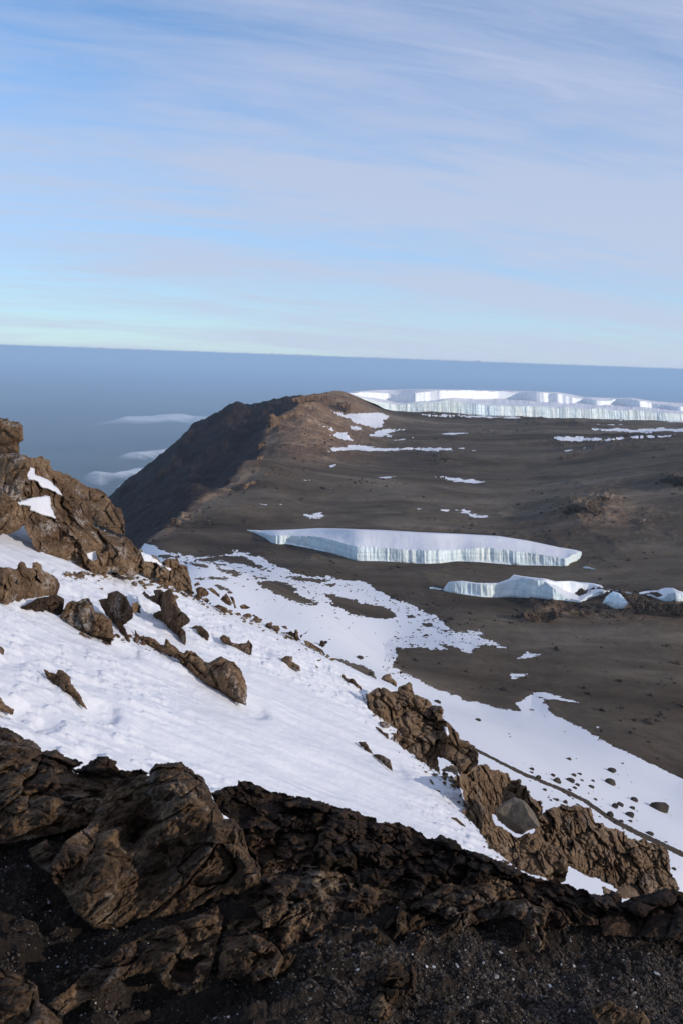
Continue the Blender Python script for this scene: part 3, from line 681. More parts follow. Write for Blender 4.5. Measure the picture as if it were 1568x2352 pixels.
for i, (pts, lb) in enumerate([([(277,520),(281,500),(295,500),(300,512),(296,530)], 'dark tooth of rock on the skyline of the shaded slope'), ([(205,610),(212,590),(232,590),(240,600),(228,615)], 'dark notch of rock low on the shaded skyline'),
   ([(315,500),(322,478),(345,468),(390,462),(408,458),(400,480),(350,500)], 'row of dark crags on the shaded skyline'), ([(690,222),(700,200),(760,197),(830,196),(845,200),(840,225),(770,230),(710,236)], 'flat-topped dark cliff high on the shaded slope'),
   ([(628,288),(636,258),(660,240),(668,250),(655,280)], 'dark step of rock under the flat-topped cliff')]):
    far_rock('E', pts, M_rimshade, lb, GR, 12, 730+i, dd=1850, lean=.3)
GK = 'knots of rock on the crater floor'
far_rock('H', [(1006,852),(1015,832),(1032,820),(1058,808),(1092,812),(1112,836),(1080,850),(1040,860)], M_knot, 'brown crag on the floor, left of a pair on the right-hand slope', GK, 7, 741)
far_rock('H', [(1118,828),(1130,800),(1160,785),(1185,770),(1225,778),(1222,792),(1190,800),(1172,812),(1192,862),(1160,858),(1135,845)], M_knot, 'brown crag on the floor, right of a pair on the right-hand slope', GK, 8, 743)
far_rock('H', [(1440,705),(1480,690),(1500,676),(1540,680),(1600,690),(1600,722),(1540,726),(1490,712)], M_knot, 'crag on the slope cut by the right edge of the photo', GK, 8, 745)
far_rock('H', [(985,605),(1000,592),(1040,585),(1080,575),(1100,580),(1050,596),(1010,608)], M_knot, 'low dark ledge on the slope above the brown crags', GK, 7, 747)
far_rock('H', [(440,600),(470,592),(500,598),(485,612),(460,606)], M_knot, 'small dark knot in the middle of the floor', GK, 5, 749)
far_rock('G', [(818,438),(830,425),(862,414),(900,424),(925,430),(980,420),(1012,440),(985,458),(960,470),(945,492),(900,478),(850,462)], M_knot, 'dark rough mound below the curled glacier', GK, 6, 751, fat=.12, camp=.28)
far_rock('G', [(1040,435),(1080,420),(1130,415),(1150,430),(1120,452),(1070,455)], M_knot, 'small brown mound left of the ice cone', GK, 5, 753, fat=.12, camp=.28)
far_rock('G', [(1318,395),(1335,365),(1362,350),(1385,356),(1420,370),(1470,384),(1530,388),(1600,390),(1600,455),(1500,445),(1440,432),(1400,440),(1340,425)], M_knot, 'lumpy brown ridge in front of the ice hump', GK, 6, 755, fat=.15, camp=.3)
# ------------------------------------------------------------------ near rib: steep snow slope
def plane1(px, py):
    r = ray(px, py); return -10/(r[..., 2]+.5*r[..., 0]+.15)
RIDGE = np.array([(-600,1000),(-200,1090),(0,1150),(100,1190),(200,1232),(290,1290),(420,1352),(444,1363),(470,1382),(509,1401),(541,1412),(602,1427),(644,1450),(689,1470),(745,1503),(784,1523),
   (863,1562),(905,1585),(950,1650),(1010,1720),(1080,1800),(1150,1870),(1250,1910),(1350,1970),(1450,2020),(1568,2060),(1900,2180)], float)
rd = plane1(RIDGE[:, 0], RIDGE[:, 1]); RP = (ray(RIDGE[:, 0], RIDGE[:, 1])*rd[:, None])[:, :2]
def ribside(x, y):
    """signed plan distance beyond the crest of the rib (away from the camera > 0)"""
    sh = np.shape(x); x = np.ravel(x); y = np.ravel(y); d2 = np.full(x.shape, 1e12); sg = np.zeros(x.shape)
    for k in range(len(RP)-1):
        a, b = RP[k], RP[k+1]; e = b-a; L = e@e
        t = np.clip(((x-a[0])*e[0]+(y-a[1])*e[1])/L, 0, 1); dx = x-a[0]-t*e[0]; dy = y-a[1]-t*e[1]; q = dx*dx+dy*dy
        c = e[0]*(y-a[1])-e[1]*(x-a[0])
        m = q < d2-1e-9; sg = np.where(m, np.sign(c), sg); d2 = np.where(m, q, d2)
    return (np.sqrt(d2)*sg).reshape(sh)
def Hrib0(x, y):
    z = -10-.5*x-.15*y
    return z
def Hrib(x, y, detail=True):
    sh = np.shape(x); x = np.ravel(x); y = np.ravel(y)
    z = -10-.5*x-.15*y; P = np.stack([x, y, 0*x], 1)
    rs = ribside(x, y)
    k = np.clip(-rs/3, 0, 1)
    z = z+k*(.55*fbm(P*.07, 3, .5, 601)+.22*fbm(P*[.22, .3, 1], 3, .5, 602))
    if detail:
        c, s_ = math.cos(.25), math.sin(.25); Q_ = np.stack([x*c+y*s_, -x*s_+y*c, 0*x], 1)
        rip = fbm(Q_*[2.3, 5.0, 1], 3, .5, 610); msk = np.clip(fbm(P*.12, 3, .5, 611)*2.6+.8, 0, 1)
        z = z+k*msk*.07*np.clip(rip*3-.25, -.22, 1.3)
        z = z+k*.02*fbm(P*1.6, 3, .5, 612)
        z = z+k*.12*np.clip(fbm(Q_*[.25, 1.1, 1], 3, .5, 613), -.2, .5)
    if detail:
        ax_, ay_ = proj(np.stack([x, y, z], 1)); z = z-2.6*np.clip((sdpoly(ax_, ay_, SC, 30)+1)/14, 0, 1)
    z = z-np.where(rs > 0, 1.25*(np.sqrt(rs*rs+.3)-.55), 0)
    return z.reshape(sh)
SC = T('C', [(290,300),(305,400),(390,480),(535,565),(480,640),(650,760),(850,915),(960,925),(1020,1030),(1040,1110),(1085,1175),(1010,1180),(1150,1340),(1190,1410),(1400,1590),(1430,1610),(1700,1900),(3300,2600),(3300,800),(1500,500),(800,250)])
def hitreal(px, py):
    a = hit(px, py, lambda x, y: Hrib(x, y, False), 8, 130, 320); b = plane1(np.atleast_1d(px), np.atleast_1d(py)); return np.where(np.isnan(a) | (np.abs(a-b) > 6), b, a)
def hitrib(px, py): return hit(px, py, lambda x, y: Hrib0(x, y), 8, 160, 500)
px_c = np.linspace(-330, 1850, 1250); uc = np.array([ray(p, 1500)[0] for p in px_c]); dr = np.geomspace(9, 135, 860)
U, D = np.meshgrid(uc, dr); gx = U*D; gy = D; gz = np.empty_like(gx)
PITS = [(T('F', [(770, 500)])[0], .55, .38), (T('F', [(200, 520)])[0], .5, .3), (T('F', [(340, 600)])[0], .35, .25), (T('F', [(60, 470)])[0], .4, .22), (T('F', [(110, 90)])[0], .4, .2), (T('B', [(880, 1340)])[0], .7, .35), (T('B', [(930, 950)])[0], .8, .3),
  (T('B', [(1290, 1060)])[0], .6, .25), (T('B', [(590, 840)])[0], .6, .25), (T('F', [(690, 860)])[0], .4, .3), (T('C', [(520, 880)])[0], .6, .25), (T('B', [(1430, 1045)])[0], .5, .2), (T('F', [(960, 60)])[0], .6, .25), (T('A', [(520, 1400)])[0], .9, .4), (T('A', [(1080, 1520)])[0], .8, .35)]
def pits(x, y):
    out = np.zeros(x.shape)
    for (a, b), rr_, dp in PITS:
        d_ = float(plane1(a, b)); c = ray(a, b)*d_; q = ((x-c[0])**2+((y-c[1])*.55)**2)/rr_**2
        out += -.55*dp*np.exp(-q**2.2*2.2)+dp*.12*np.exp(-(np.sqrt(q)-1.5)**2*4)
    return out
for k in range(0, len(dr), 100): gz[k:k+100] = Hrib(gx[k:k+100], gy[k:k+100])+pits(gx[k:k+100], gy[k:k+100])
V = np.stack([gx, gy, gz], -1).reshape(-1, 3)
F = gridfaces(*gx.shape); cen = V[F].mean(1); cpx, cpy = proj(cen); rsf = ribside(cen[:, 0], cen[:, 1])
edge = fbm(np.stack([cpx*.08, cpy*.08, 0*cpx], 1), 4, .6, 95)
SC = T('C', [(290,300),(305,400),(390,480),(535,565),(480,640),(650,760),(850,915),(960,925),(1020,1030),(1040,1110),(1085,1175),(1010,1180),(1150,1340),(1190,1410),(1400,1590),(1430,1610),(1700,1900),(3300,2600),(3300,800),(1500,500),(800,250)])
SN = [T('D', [(640,1066),(700,1115),(800,1175),(900,1215),(975,1255),(1100,1400),(640,1400),(620,1180)]), T('C', [(1250,1210),(1330,1300),(1472,1380),(1465,1400),(1400,1375),(1320,1305)]), T('C', [(840,782),(900,797),(935,830),(925,865),(865,870)])]
lab = np.ones(len(F), int)
lab[sdpoly(cpx, cpy, SC, 30)+edge*3 > 0] = 0
for s in SN: lab[sdpoly(cpx, cpy, s, 20)+edge*2 > 0] = 1
lab[rsf > .9] = 0
RibV = V; RibPX = proj(V)
tag(mesh_obj('steep_snow_slope', V, F[lab == 1], M_snow1), kind='structure')
tag(mesh_obj('scree_slope', V, F[lab == 0], M_scree), kind='structure')
# ------------------------------------------------------------------ crags and boulders of the rib
def hr(x, y):
    return hitrib(x, y)
def rock(name, crop, pts, m, label, cat='rock', group=None, **k):
    k.setdefault('dfun', hr)
    return outline_body(name, T(crop, pts), m, label=label, cat=cat, group=group, **k)
G_crag = 'crags at the upper left'
o = rock('rock_crag', 'A', [(380,560),(430,470),(500,490),(515,478),(530,495),(600,540),(620,560),(700,600),(790,615),(850,690),(880,748),(905,745),(930,755),(955,850),(968,965),(905,955),(720,880),(600,760)], M_tan,
  'smooth tan crag sunlit behind the dark crag, ending in a steep nose', 'crag', G_crag, d=98, fat=.6, rcap=50, cell=4.5, camp=.35, seed=11, edge=2.5)
snowA = [T('A', p) for p in ([(230,445),(265,455),(270,500),(380,545),(450,610),(485,665),(400,620),(310,590),(290,550),(225,530),(210,500)],
   [(140,710),(230,680),(350,660),(385,665),(390,740),(425,830),(350,815),(290,785),(230,765),(240,740),(160,730)],
   [(730,872),(800,872),(905,950),(830,930),(760,905)], [(670,1105),(730,1085),(745,1145),(710,1155),(680,1130)])]
o = rock('rock_crag', 'A', [(0,330),(150,330),(200,345),(250,375),(300,352),(335,350),(340,375),(375,380),(385,400),(395,455),(470,480),(560,580),(690,680),(715,870),(740,900),(800,925),(900,960),(990,985),(1040,1040),(1090,1130),(1060,1210),(1030,1305),(900,1262),(850,1235),(805,1282),(700,1255),(600,1245),(510,1252),(400,1192),(280,1095),(240,990),(180,885),(130,940),(-60,975),(-60,330)],
  M_crag, 'broad dark crag holding four patches of snow', 'crag', G_crag, fat=.5, rcap=90, cell=2.4, camp=.40, namp=.3, lean=1.0, snow=snowA, seed=21, edge=3.0)
for ob, lb in zip(o[1:], ['curved strip of snow running down the dark crag, the highest on it', 'ragged wedge of snow on a ledge of the dark crag', 'thin wedge of snow under the smooth tan crag', 'smallest spot of snow low on the dark crag']):
    tag(ob, lb, 'snow patch', 'snow lying on the dark crag')
o = rock('rock_crag', 'A', [(-60,335),(160,340),(200,370),(235,400),(237,460),(208,520),(172,640),(110,710),(0,762),(-60,780)], M_crag, 'bulging crag with a pale frosted base at the left edge', 'crag', G_crag,
  d=37, fat=.8, rcap=60, cell=1.9, camp=.34, lean=.35, seed=31, edge=2.5)
o = rock('rock_tower', 'A', [(-60,62),(0,62),(60,68),(90,85),(150,95),(182,120),(178,165),(190,240),(150,256),(155,300),(148,335),(-60,345)], M_crag, 'overhanging block balanced on top of the left-hand crag, against the sky', 'rock', None,
  d=39.5, fat=.8, rcap=40, cell=1.7, camp=.32, lean=.05, seed=35, edge=2)
G_r = 'rocks standing out of the steep snow slope'
R = [
 ('A', [(-60,1205),(60,1205),(130,1222),(140,1175),(165,1162),(190,1170),(212,1212),(245,1208),(250,1172),(290,1160),(320,1185),(335,1232),(400,1262),(450,1300),(463,1350),(440,1420),(300,1452),(140,1522),(60,1502),(-60,1450)], M_crag, 'large rounded dark rock with frosted base at the left edge', dict(cell=2.0, fat=.9)),
 ('A', [(140,1522),(300,1440),(440,1415),(495,1450),(485,1560),(440,1605),(400,1572),(250,1552)], M_fgdark, 'low dark ledge between the rounded rock and the brown block', dict(cell=1.2)),
 ('A', [(990,1690),(1060,1700),(1130,1740),(1220,1780),(1270,1760),(1300,1800),(1420,1850),(1520,1860),(1570,1890),(1500,1900),(1380,1882),(1240,1870),(1140,1830),(1080,1770),(1000,1730)], M_crag, None, None),
 ('A', [(455,1590),(490,1530),(510,1485),(550,1462),(600,1468),(625,1450),(680,1440),(720,1490),(730,1540),(790,1562),(850,1605),(872,1680),(858,1805),(790,1790),(650,1730),(560,1665)], M_crag, 'big brown block with a pale foot in the middle of the left rocks', dict(cell=1.8, fat=.9)),
 ('A', [(750,1455),(820,1440),(825,1405),(860,1395),(910,1383),(970,1430),(1000,1490),(1027,1540),(1020,1600),(950,1652),(1000,1770),(990,1800),(900,1800),(852,1812),(872,1640),(790,1540)], M_crag, 'dark knobbly rock right of the big brown block', dict(cell=1.5)),
 ('A', [(1008,1480),(1050,1468),(1080,1510),(1078,1560),(1020,1555)], M_crag, 'small round rock leaning on the knobbly rock', dict(cell=1.0)),
 ('A', [(755,1365),(790,1360),(800,1392),(765,1388)], M_crag, 'tiny stone above the knobbly rock', dict(cell=.6)),
 ('A', [(1145,1330),(1180,1300),(1210,1310),(1250,1338),(1200,1345)], M_fgdark, 'little black stone just under the tan blocks', dict(cell=.8)),
 ('B', [(42,465),(62,450),(85,470),(100,485),(140,478),(130,440),(175,430),(215,450),(235,440),(270,438),(300,490),(320,560),(345,600),(390,630),(412,660),(410,690),(350,730),(380,755),(387,820),(370,892),(320,845),(270,790),(240,770),(190,750),(150,700),(128,640),(135,608),(190,600),(180,560),(140,540),(70,500)], M_crag, 'tall brown rock shaped like a leaning boot', dict(cell=1.7, fat=.95)),
 ('B', [(415,722),(460,708),(510,718),(550,760),(562,790),(550,832),(480,785)], M_tan, 'smooth tan rock right of the boot-shaped rock', dict(cell=1.3, camp=.25)),
 ('B', [(633,800),(670,782),(715,798),(730,840),(775,850),(845,845),(858,818),(890,860),(885,950),(830,928),(750,890),(650,835)], M_tan, 'saddle-shaped rock with a dark hollow between two humps', dict(cell=1.3)),
 ('B', [(-10,745),(20,775),(40,805),(100,795),(150,832),(205,862),(225,815),(250,825),(262,850),(290,862),(340,912),(370,925),(378,895),(440,910),(470,940),(520,985),(560,990),(620,955),(650,948),(700,972),(750,988),(800,1050),(835,1130),(852,1200),(842,1328),(760,1302),(700,1262),(600,1205),(520,1160),(450,1112),(370,1050),(330,992),(270,940),(190,922),(100,870),(30,818),(-10,812)], M_crag, 'long chain of rocks ending in a big brown wedge, the largest in the snow', dict(cell=1.5, fat=.85)),
 ('B', [(1100,970),(1140,945),(1200,950),(1195,985),(1250,1020),(1257,1060),(1230,1068),(1160,1042)], M_crag, 'rock half sunk in the snow right of the saddle-shaped rock', dict(cell=1.1)),
 ('B', [(1338,1010),(1360,1004),(1400,1030),(1407,1050),(1370,1040)], M_crag, 'small dark stone, lower of two beside the half-sunk rock', dict(cell=.7)),
 ('B', [(1222,892),(1245,888),(1262,905),(1292,915),(1280,925),(1245,915)], M_crag, 'small stone above the half-sunk rock', dict(cell=.7)),
 ('B', [(1365,975),(1400,974),(1448,998),(1400,992)], M_crag, 'flat stone sliver, upper of two beside the half-sunk rock', dict(cell=.6)),
 ('F', [(335,202),(375,225),(430,245),(445,212),(490,220),(515,245),(545,270),(550,320),(590,370),(620,410),(640,460),(678,527),(620,490),(560,430),(500,395),(470,395),(440,350),(375,305),(345,250)], M_crag, 'arrowhead-shaped rock tapering down to a snow hollow', dict(cell=1.0)),
 ('F', [(-40,10),(5,30),(42,60),(35,100),(-40,103)], M_crag, 'rock at the left edge above the round snow scoops', dict(cell=1.0)),
 ('F', [(-40,425),(10,430),(50,480),(112,515),(105,560),(0,530),(-40,520)], M_crag, 'rock cut by the left edge, just above the foreground', dict(cell=.8)),
 ('F', [(-40,550),(15,570),(50,615),(0,610),(-40,600)], M_crag, 'low stone at the left edge nearest the foreground rocks', dict(cell=.6)),
 ('F', [(1590,0),(1590,0),(1590,0)], None, None, None),
 ('C', [(95,160),(110,140),(135,150),(140,172),(205,180),(215,205),(240,228),(262,250),(258,272),(180,245),(140,205)], M_crag, 'double rock upslope of the tall outcrop', dict(cell=1.2)),
 ('C', [(388,182),(430,150),(478,128),(490,172),(525,205),(527,248),(470,212)], M_tan, 'pointed tan rock at the head of the tall outcrop', dict(cell=1.4)),
 ('C', [(358,545),(385,545),(425,585),(460,600),(468,640),(440,635),(395,605)], M_crag, 'slim rock beside the left foot of the tall outcrop', dict(cell=.9)),
 ('C', [(222,660),(285,660),(310,690),(335,730),(345,760),(385,755),(440,775),(480,800),(490,860),(498,888),(440,850),(380,800),(330,770),(270,712)], M_crag, 'long broken rock in the open snow left of the tall outcrop', dict(cell=.9)),
 ('C', [(738,937),(795,945),(815,995),(800,1000),(770,970)], M_crag, 'small hooked rock in the lower snow', dict(cell=.6)),
 ('C', [(805,1018),(850,1030),(888,1060),(860,1065),(830,1045)], M_crag, 'narrow stone just under the small hooked rock', dict(cell=.6)),
 ('C', [(692,1080),(712,1085),(735,1110),(715,1100)], M_crag, 'thin dark sliver of stone in the lower snow', dict(cell=.4)),
 ('C', [(905,1125),(930,1130),(975,1172),(945,1162)], M_crag, 'short stone midway down the lower snow tongue', dict(cell=.5)),
 ('C', [(903,1208),(940,1235),(985,1240),(1040,1290),(1060,1325),(1100,1348),(1050,1325),(980,1280),(930,1245)], M_crag, 'long thin ledge of stone low in the snow tongue', dict(cell=.6)),
]
for i, (cr, pts, m, lb, kw) in enumerate(R):
    if m is None or kw is None: continue
    kw = dict(kw); kw['dfun'] = lambda x, y: hitreal(x, y)+.10; kw.setdefault('camp', .27); kw.setdefault('edge', 1.6)
    rock('rock', cr, pts, m, lb, 'rock', G_r, step=1.0, seed=100+i*7, lean=.35, **kw)
# rocks on the crest of the rib, seen against the lower snow
snowT = [T('A', p) for p in ([(1085,1095),(1140,1105),(1200,1150),(1250,1190),(1265,1215),(1200,1170),(1110,1160)], [(1270,1205),(1310,1215),(1305,1230)])]
o = rock('rock_outcrop', 'A', [(1030,1080),(1085,1062),(1100,1095),(1150,1110),(1190,1115),(1240,1165),(1290,1135),(1360,1138),(1380,1180),(1440,1200),(1462,1290),(1482,1412),(1420,1402),(1300,1352),(1240,1322),(1170,1292),(1060,1252),(1025,1300),(1000,1180)], M_tan,
  'outcrop of tan sunlit blocks right of the dark crag', 'outcrop', G_crag, lean=1.0, fat=.5, rcap=40, cell=1.4, camp=.55, snow=snowT, seed=41, step=1.1)
for ob, lb in zip(o[1:], ['strip of snow on the tan blocks', 'dot of snow among the tan blocks']): tag(ob, lb, 'snow patch', 'snow lying on the tan blocks')
G_c = 'rocks along the crest of the snow slope'
CR = [([(442,395),(480,373),(492,400),(445,415)], 'tan knob nearest the tan blocks on the crest'), ([(452,430),(480,415),(512,415),(545,440),(562,470),(545,492),(470,490)], 'rounded rock first below the tan knob'),
 ([(538,430),(580,418),(600,435),(635,470),(640,495),(590,470)], 'narrow rock behind the rounded crest rock'), ([(486,505),(540,497),(570,525),(525,532)], 'low stone below the rounded crest rock'),
 ([(636,512),(660,485),(690,465),(715,500),(737,540),(730,567),(680,545)], 'pointed boulder, tallest on this part of the crest'), ([(712,488),(745,490),(770,580),(748,582),(735,540)], 'dark upright splinter right of the pointed boulder'),
 ([(588,568),(630,550),(690,575),(715,612),(650,598)], 'wide low rock under the pointed boulder'), ([(785,560),(830,545),(875,575),(850,588),(800,582)], 'lone squat stone on the snow right of the dark splinter'),
 ([(878,632),(900,628),(930,640),(948,660),(950,680),(910,660)], 'pair of small humps midway along the crest'), ([(980,705),(1050,712),(1090,712),(1103,745),(1080,758),(1020,730)], 'flat-topped rock on the crest beyond the small humps'),
 ([(1100,712),(1145,715),(1165,745),(1120,735)], 'small stone perched behind the flat-topped crest rock'), ([(1115,765),(1165,762),(1185,755),(1205,768),(1215,738),(1232,745),(1242,795),(1252,822),(1190,800)], 'rock with an upright finger on the crest'),
 ([(1275,820),(1310,828),(1350,850),(1400,880),(1430,900),(1442,935),(1380,908),(1290,862)], 'long dark rock lying along the crest'), ([(1000,742),(1030,745),(1060,768),(1020,765)], 'dark sliver under the flat-topped crest rock'),
 ([(690,455),(720,445),(745,462),(710,472)], 'small dark stone above the pointed boulder')]
for i, (pts, lb) in enumerate(CR):
    cx_, cy_ = T('B', pts).mean(0)
    dd = float(plane1(cx_, np.interp(cx_, RIDGE[:, 0], RIDGE[:, 1])+6))
    rock('rock', 'B', pts, M_tan if i % 3 == 0 else M_crag, lb, 'rock', G_c, d=dd, step=.9, edge=1.2, cell=1.3, camp=.35, lean=.2, seed=300+i*5)
def twig(crop, pts, lb, dd, s):
    rock('rock_ledge', crop, pts, M_scree, lb, 'rock', G_c, d=dd, step=.8, edge=2.2, efreq=.25, cell=1, camp=.3, fat=.5, seed=s)
twig('B', [(1250,795),(1262,778),(1290,770),(1325,742),(1310,762),(1280,785),(1255,812)], 'jagged dark spur running up from the finger rock', 70, 501)
twig('B', [(1340,836),(1400,846),(1400,822),(1440,830),(1485,815),(1455,850),(1430,880),(1400,868)], 'jagged dark spur above the long crest rock', 66, 503)
# the tall outcrop and what stands below it
snowC = [T('C', [(885,545),(905,548),(925,600),(915,610),(895,580)]), T('C', [(550,598),(562,600),(558,615)])]
o = rock('rock_outcrop', 'C', [(290,300),(345,260),(385,248),(430,243),(470,268),(520,290),(535,238),(580,225),(612,205),(645,215),(650,270),(665,300),(700,310),(770,332),(800,380),(870,388),(885,420),(872,480),(920,510),(960,555),(1002,600),(1005,640),(1060,648),(1120,690),(1155,760),(1145,850),(1120,905),(1060,915),(1005,920),(960,850),(930,815),(900,797),(835,778),(850,850),(855,912),(760,850),(650,760),(560,700),(480,645),(480,585),(540,568),(470,530),(390,478),(345,440),(312,410),(305,345)], M_tan,
  'tall brown block outcrop rising right of the snow slope', 'outcrop', 'outcrops below the snow slope', dfun=lambda x, y: hitrib(x, y)+1.1, lean=1.15, fat=.45, rcap=60, cell=1.5, camp=.6, namp=.25, snow=snowC, seed=51, step=1.1)
tag(o[1], 'sliver of snow high in a cleft of the tall outcrop', 'snow patch')
if len(o) > 2: tag(o[2], 'dot of snow near the foot of the tall outcrop', 'snow patch')
rock('rock', 'C', [(862,880),(900,850),(960,840),(990,850),(1000,905),(985,925),(940,895),(880,895)], M_tan, 'smooth block closing the foot of the tall outcrop', 'rock', 'outcrops below the snow slope', cell=1.4, camp=.3, seed=55, step=1.0, plane=lambda x, y: plane1(x, y)-1.1)
rock('rock_outcrop', 'C', [(960,925),(1060,905),(1130,850),(1200,830),(1240,868),(1300,878),(1375,900),(1400,950),(1462,955),(1480,990),(1520,1010),(1560,1090),(1640,1120),(1640,1260),(1450,1330),(1330,1290),(1250,1210),(1290,1300),(1350,1330),(1440,1400),(1480,1440),(1470,1560),(1440,1600),(1290,1490),(1195,1410),(1150,1340),(1090,1270),(1015,1185),(1085,1175),(1040,1110),(1020,1030)], M_tan,
  'jumbled slope of brown blocks below the tall outcrop', 'outcrop', 'outcrops below the snow slope', dfun=lambda x, y: hitrib(x, y)+1.1, lean=1.2, fat=.4, rcap=45, cell=1.0, camp=.65, seed=61, step=1.1, edge=3,
  holes=[T('C', [(1252,1208),(1335,1300),(1474,1380),(1468,1400),(1400,1376),(1320,1308)])])
rock('rock_outcrop', 'D', [(380,650),(440,590),(500,570),(640,558),(700,560),(755,570),(800,570),(825,605),(850,700),(880,705),(905,697),(925,735),(1000,745),(1080,770),(1115,822),(1200,842),(1235,822),(1262,835),(1290,870),(1380,870),(1440,920),(1455,1000),(1465,1100),(1500,1160),(1535,1240),(1500,1330),(1380,1350),(1200,1330),(1060,1290),(1000,1230),(940,1200),(830,1150),(740,1125),(680,1090),(600,1050),(530,1000),(450,930),(380,880),(330,800)], M_tan,
  'rubbly outcrop of many small brown blocks above the foreground at right', 'outcrop', 'outcrops below the snow slope', dfun=lambda x, y: hitrib(x, y)+1.1, lean=1.1, fat=.4, rcap=60, cell=.8, camp=.85, seed=71, step=1.0, edge=3)
rock('rock_outcrop', 'D', [(230,812),(300,778),(390,808),(450,862),(560,905),(600,960),(630,1040),(612,1180),(550,1200),(400,1150),(300,1120),(190,1080),(60,960),(-40,880),(-60,740),(60,735),(140,765),(190,810)], M_tan,
  'broken brown ledges beneath the big grey boulder', 'outcrop', 'outcrops below the snow slope', dfun=lambda x, y: hitrib(x, y)+1.1, lean=1.1, fat=.4, rcap=40, cell=1.0, camp=.6, seed=81, step=1.0, edge=3)
def roof(x, y):
    a = T('D', [(178, 488)])[0]; b = T('D', [(300, 640)])[0]; c_ = T('D', [(345, 750)])[0]
    def sg(p, q): return ((q[0]-p[0])*(y-p[1])-(q[1]-p[1])*(x-p[0]))/np.hypot(*(q-p))
    s1 = sg(a, b); s2 = sg(b, c_); s_ = np.where(s1 > s2, s1, s2)     # > 0: left of and below the ridge
    bt = T('D', [(120, 640)])[0]; lo = (y-bt[1])-(x-bt[0])*.62
    return 1.0-np.where(s_ > 0, s_*.010, -s_*.016)-np.clip(lo-6, 0, 99)*.014
rock('grey_boulder', 'D', [(20,602),(60,560),(100,530),(180,488),(215,500),(262,515),(330,590),(375,670),(392,742),(340,752),(300,765),(250,800),(190,790),(120,740),(60,690)], M_grey,
  'big smooth grey boulder with a sharp ridge, below the tall outcrop', 'boulder', None, fat=.25, rcap=30, cell=2.6, camp=.02, namp=.08, seed=93, step=.9, edge=.8, lean=.6, d=32.0, rnd=.1, form=roof)
rock('rock', 'D', [(1010,1260),(1060,1210),(1130,1210),(1190,1250),(1220,1320),(1010,1330)], M_tan, 'rounded tan rock at the foot of the rubbly outcrop', 'rock', 'outcrops below the snow slope', plane=lambda x, y: plane1(x, y)-1.1, cell=1, camp=.3, seed=94)
rock('rock', 'D', [(895,1222),(925,1220),(990,1260),(1010,1330),(925,1320)], M_crag, 'dark fin of rock beside the lowest wedge of snow', 'rock', 'outcrops below the snow slope', plane=lambda x, y: plane1(x, y)-1.1, cell=1, camp=.3, seed=96)

# ------------------------------------------------------------------ boulders lying on the lower snow
def blob(seed, n=4):
    r = np.random.default_rng(seed); nu, nv = 14, 24
    th = np.linspace(0, PI, nu); ph = np.linspace(0, 2*PI, nv, endpoint=False)
    t, p = np.meshgrid(th, ph, indexing='ij'); N = np.stack([np.sin(t)*np.cos(p), np.sin(t)*np.sin(p), np.cos(t)], -1).reshape(-1, 3)
    rad = np.ones(len(N))
    for k in range(9):
        d = r.normal(size=3); d /= np.linalg.norm(d); rad = np.minimum(rad, (.68+.25*r.random())/np.maximum(N@d, .05))
    rad = rad*(1+.10*fbm(N*1.7+seed, 4, .6, seed)); P = N*rad[:, None]
    F = []
    for i in range(nu-1):
        for j in range(nv): F.append((i*nv+j, (i+1)*nv+j, (i+1)*nv+(j+1) % nv, i*nv+(j+1) % nv))
    return P, np.array(F)
def boulder(crop, cx_, cy_, wd, ht, lb, grp, seed, m=None, far=True):
    p = T(crop, [(cx_, cy_)])[0]; s = CROP[crop][2]; wd *= s; ht *= s
    d = float(hitfar([p[0]], [p[1]+ht*.32])[0]) if far else float(hitrib([p[0]], [p[1]+ht*.3])[0])
    mpp = d/FPX; c = ray(p[0], p[1]+ht*.22)*d
    P, F = blob(seed); a = wd*.5*mpp*1.08; h = ht*mpp*.62
    P = P*[a, a*.85, h]; P[:, 2] = np.where(P[:, 2] < 0, P[:, 2]*.7, P[:, 2]) + .10*h
    ob = mesh_obj('boulder', P+c, F, m or M_bould, origin=c); tag(ob, lb, 'boulder', grp); return ob
GB = 'boulders scattered on the smooth lower snow'
BL = [(1375,565,170,100,'largest boulder on the lower snow, near the right edge'), (968,362,98,60,'rounded boulder, lower of the two big ones above the footpath'), (980,268,78,46,'boulder just above the rounded boulder, far from the path'),
 (532,350,80,56,'boulder with a small dark stone at its upper left'), (640,350,80,38,'flat dark boulder in the middle of the scatter'), (1005,562,64,50,'left boulder of a touching pair above the path'), (1050,547,62,45,'right boulder of a touching pair above the path'),
 (1163,508,68,42,'boulder between the touching pair and the largest boulder'), (965,628,64,58,'dark boulder sitting against the footpath'), (1130,632,84,50,'rounded boulder right of the footpath bend'), (1150,578,50,30,'small boulder above the one at the path bend'),
 (1015,700,76,30,'long low boulder below the footpath'), (380,325,46,36,'boulder lying on the upper part of the footpath'), (215,357,52,42,'dark boulder touching the brown blocks below the path'), (1290,787,76,30,'flat stones beside the lower footpath'),
 (628,175,46,26,'lone boulder uppermost in the scatter'), (325,258,40,26,'small boulder above the upper footpath'), (600,528,40,38,'tan stone just above the rubbly outcrop'), (812,403,52,28,'low boulder midway between the flat dark one and the rounded one'),
 (500,308,40,34,'small dark stone at the corner of a bigger boulder')]
for i, (x, y, a, b, lb) in enumerate(BL): boulder('D', x, y, a, b, lb, GB, 900+i, M_bould)
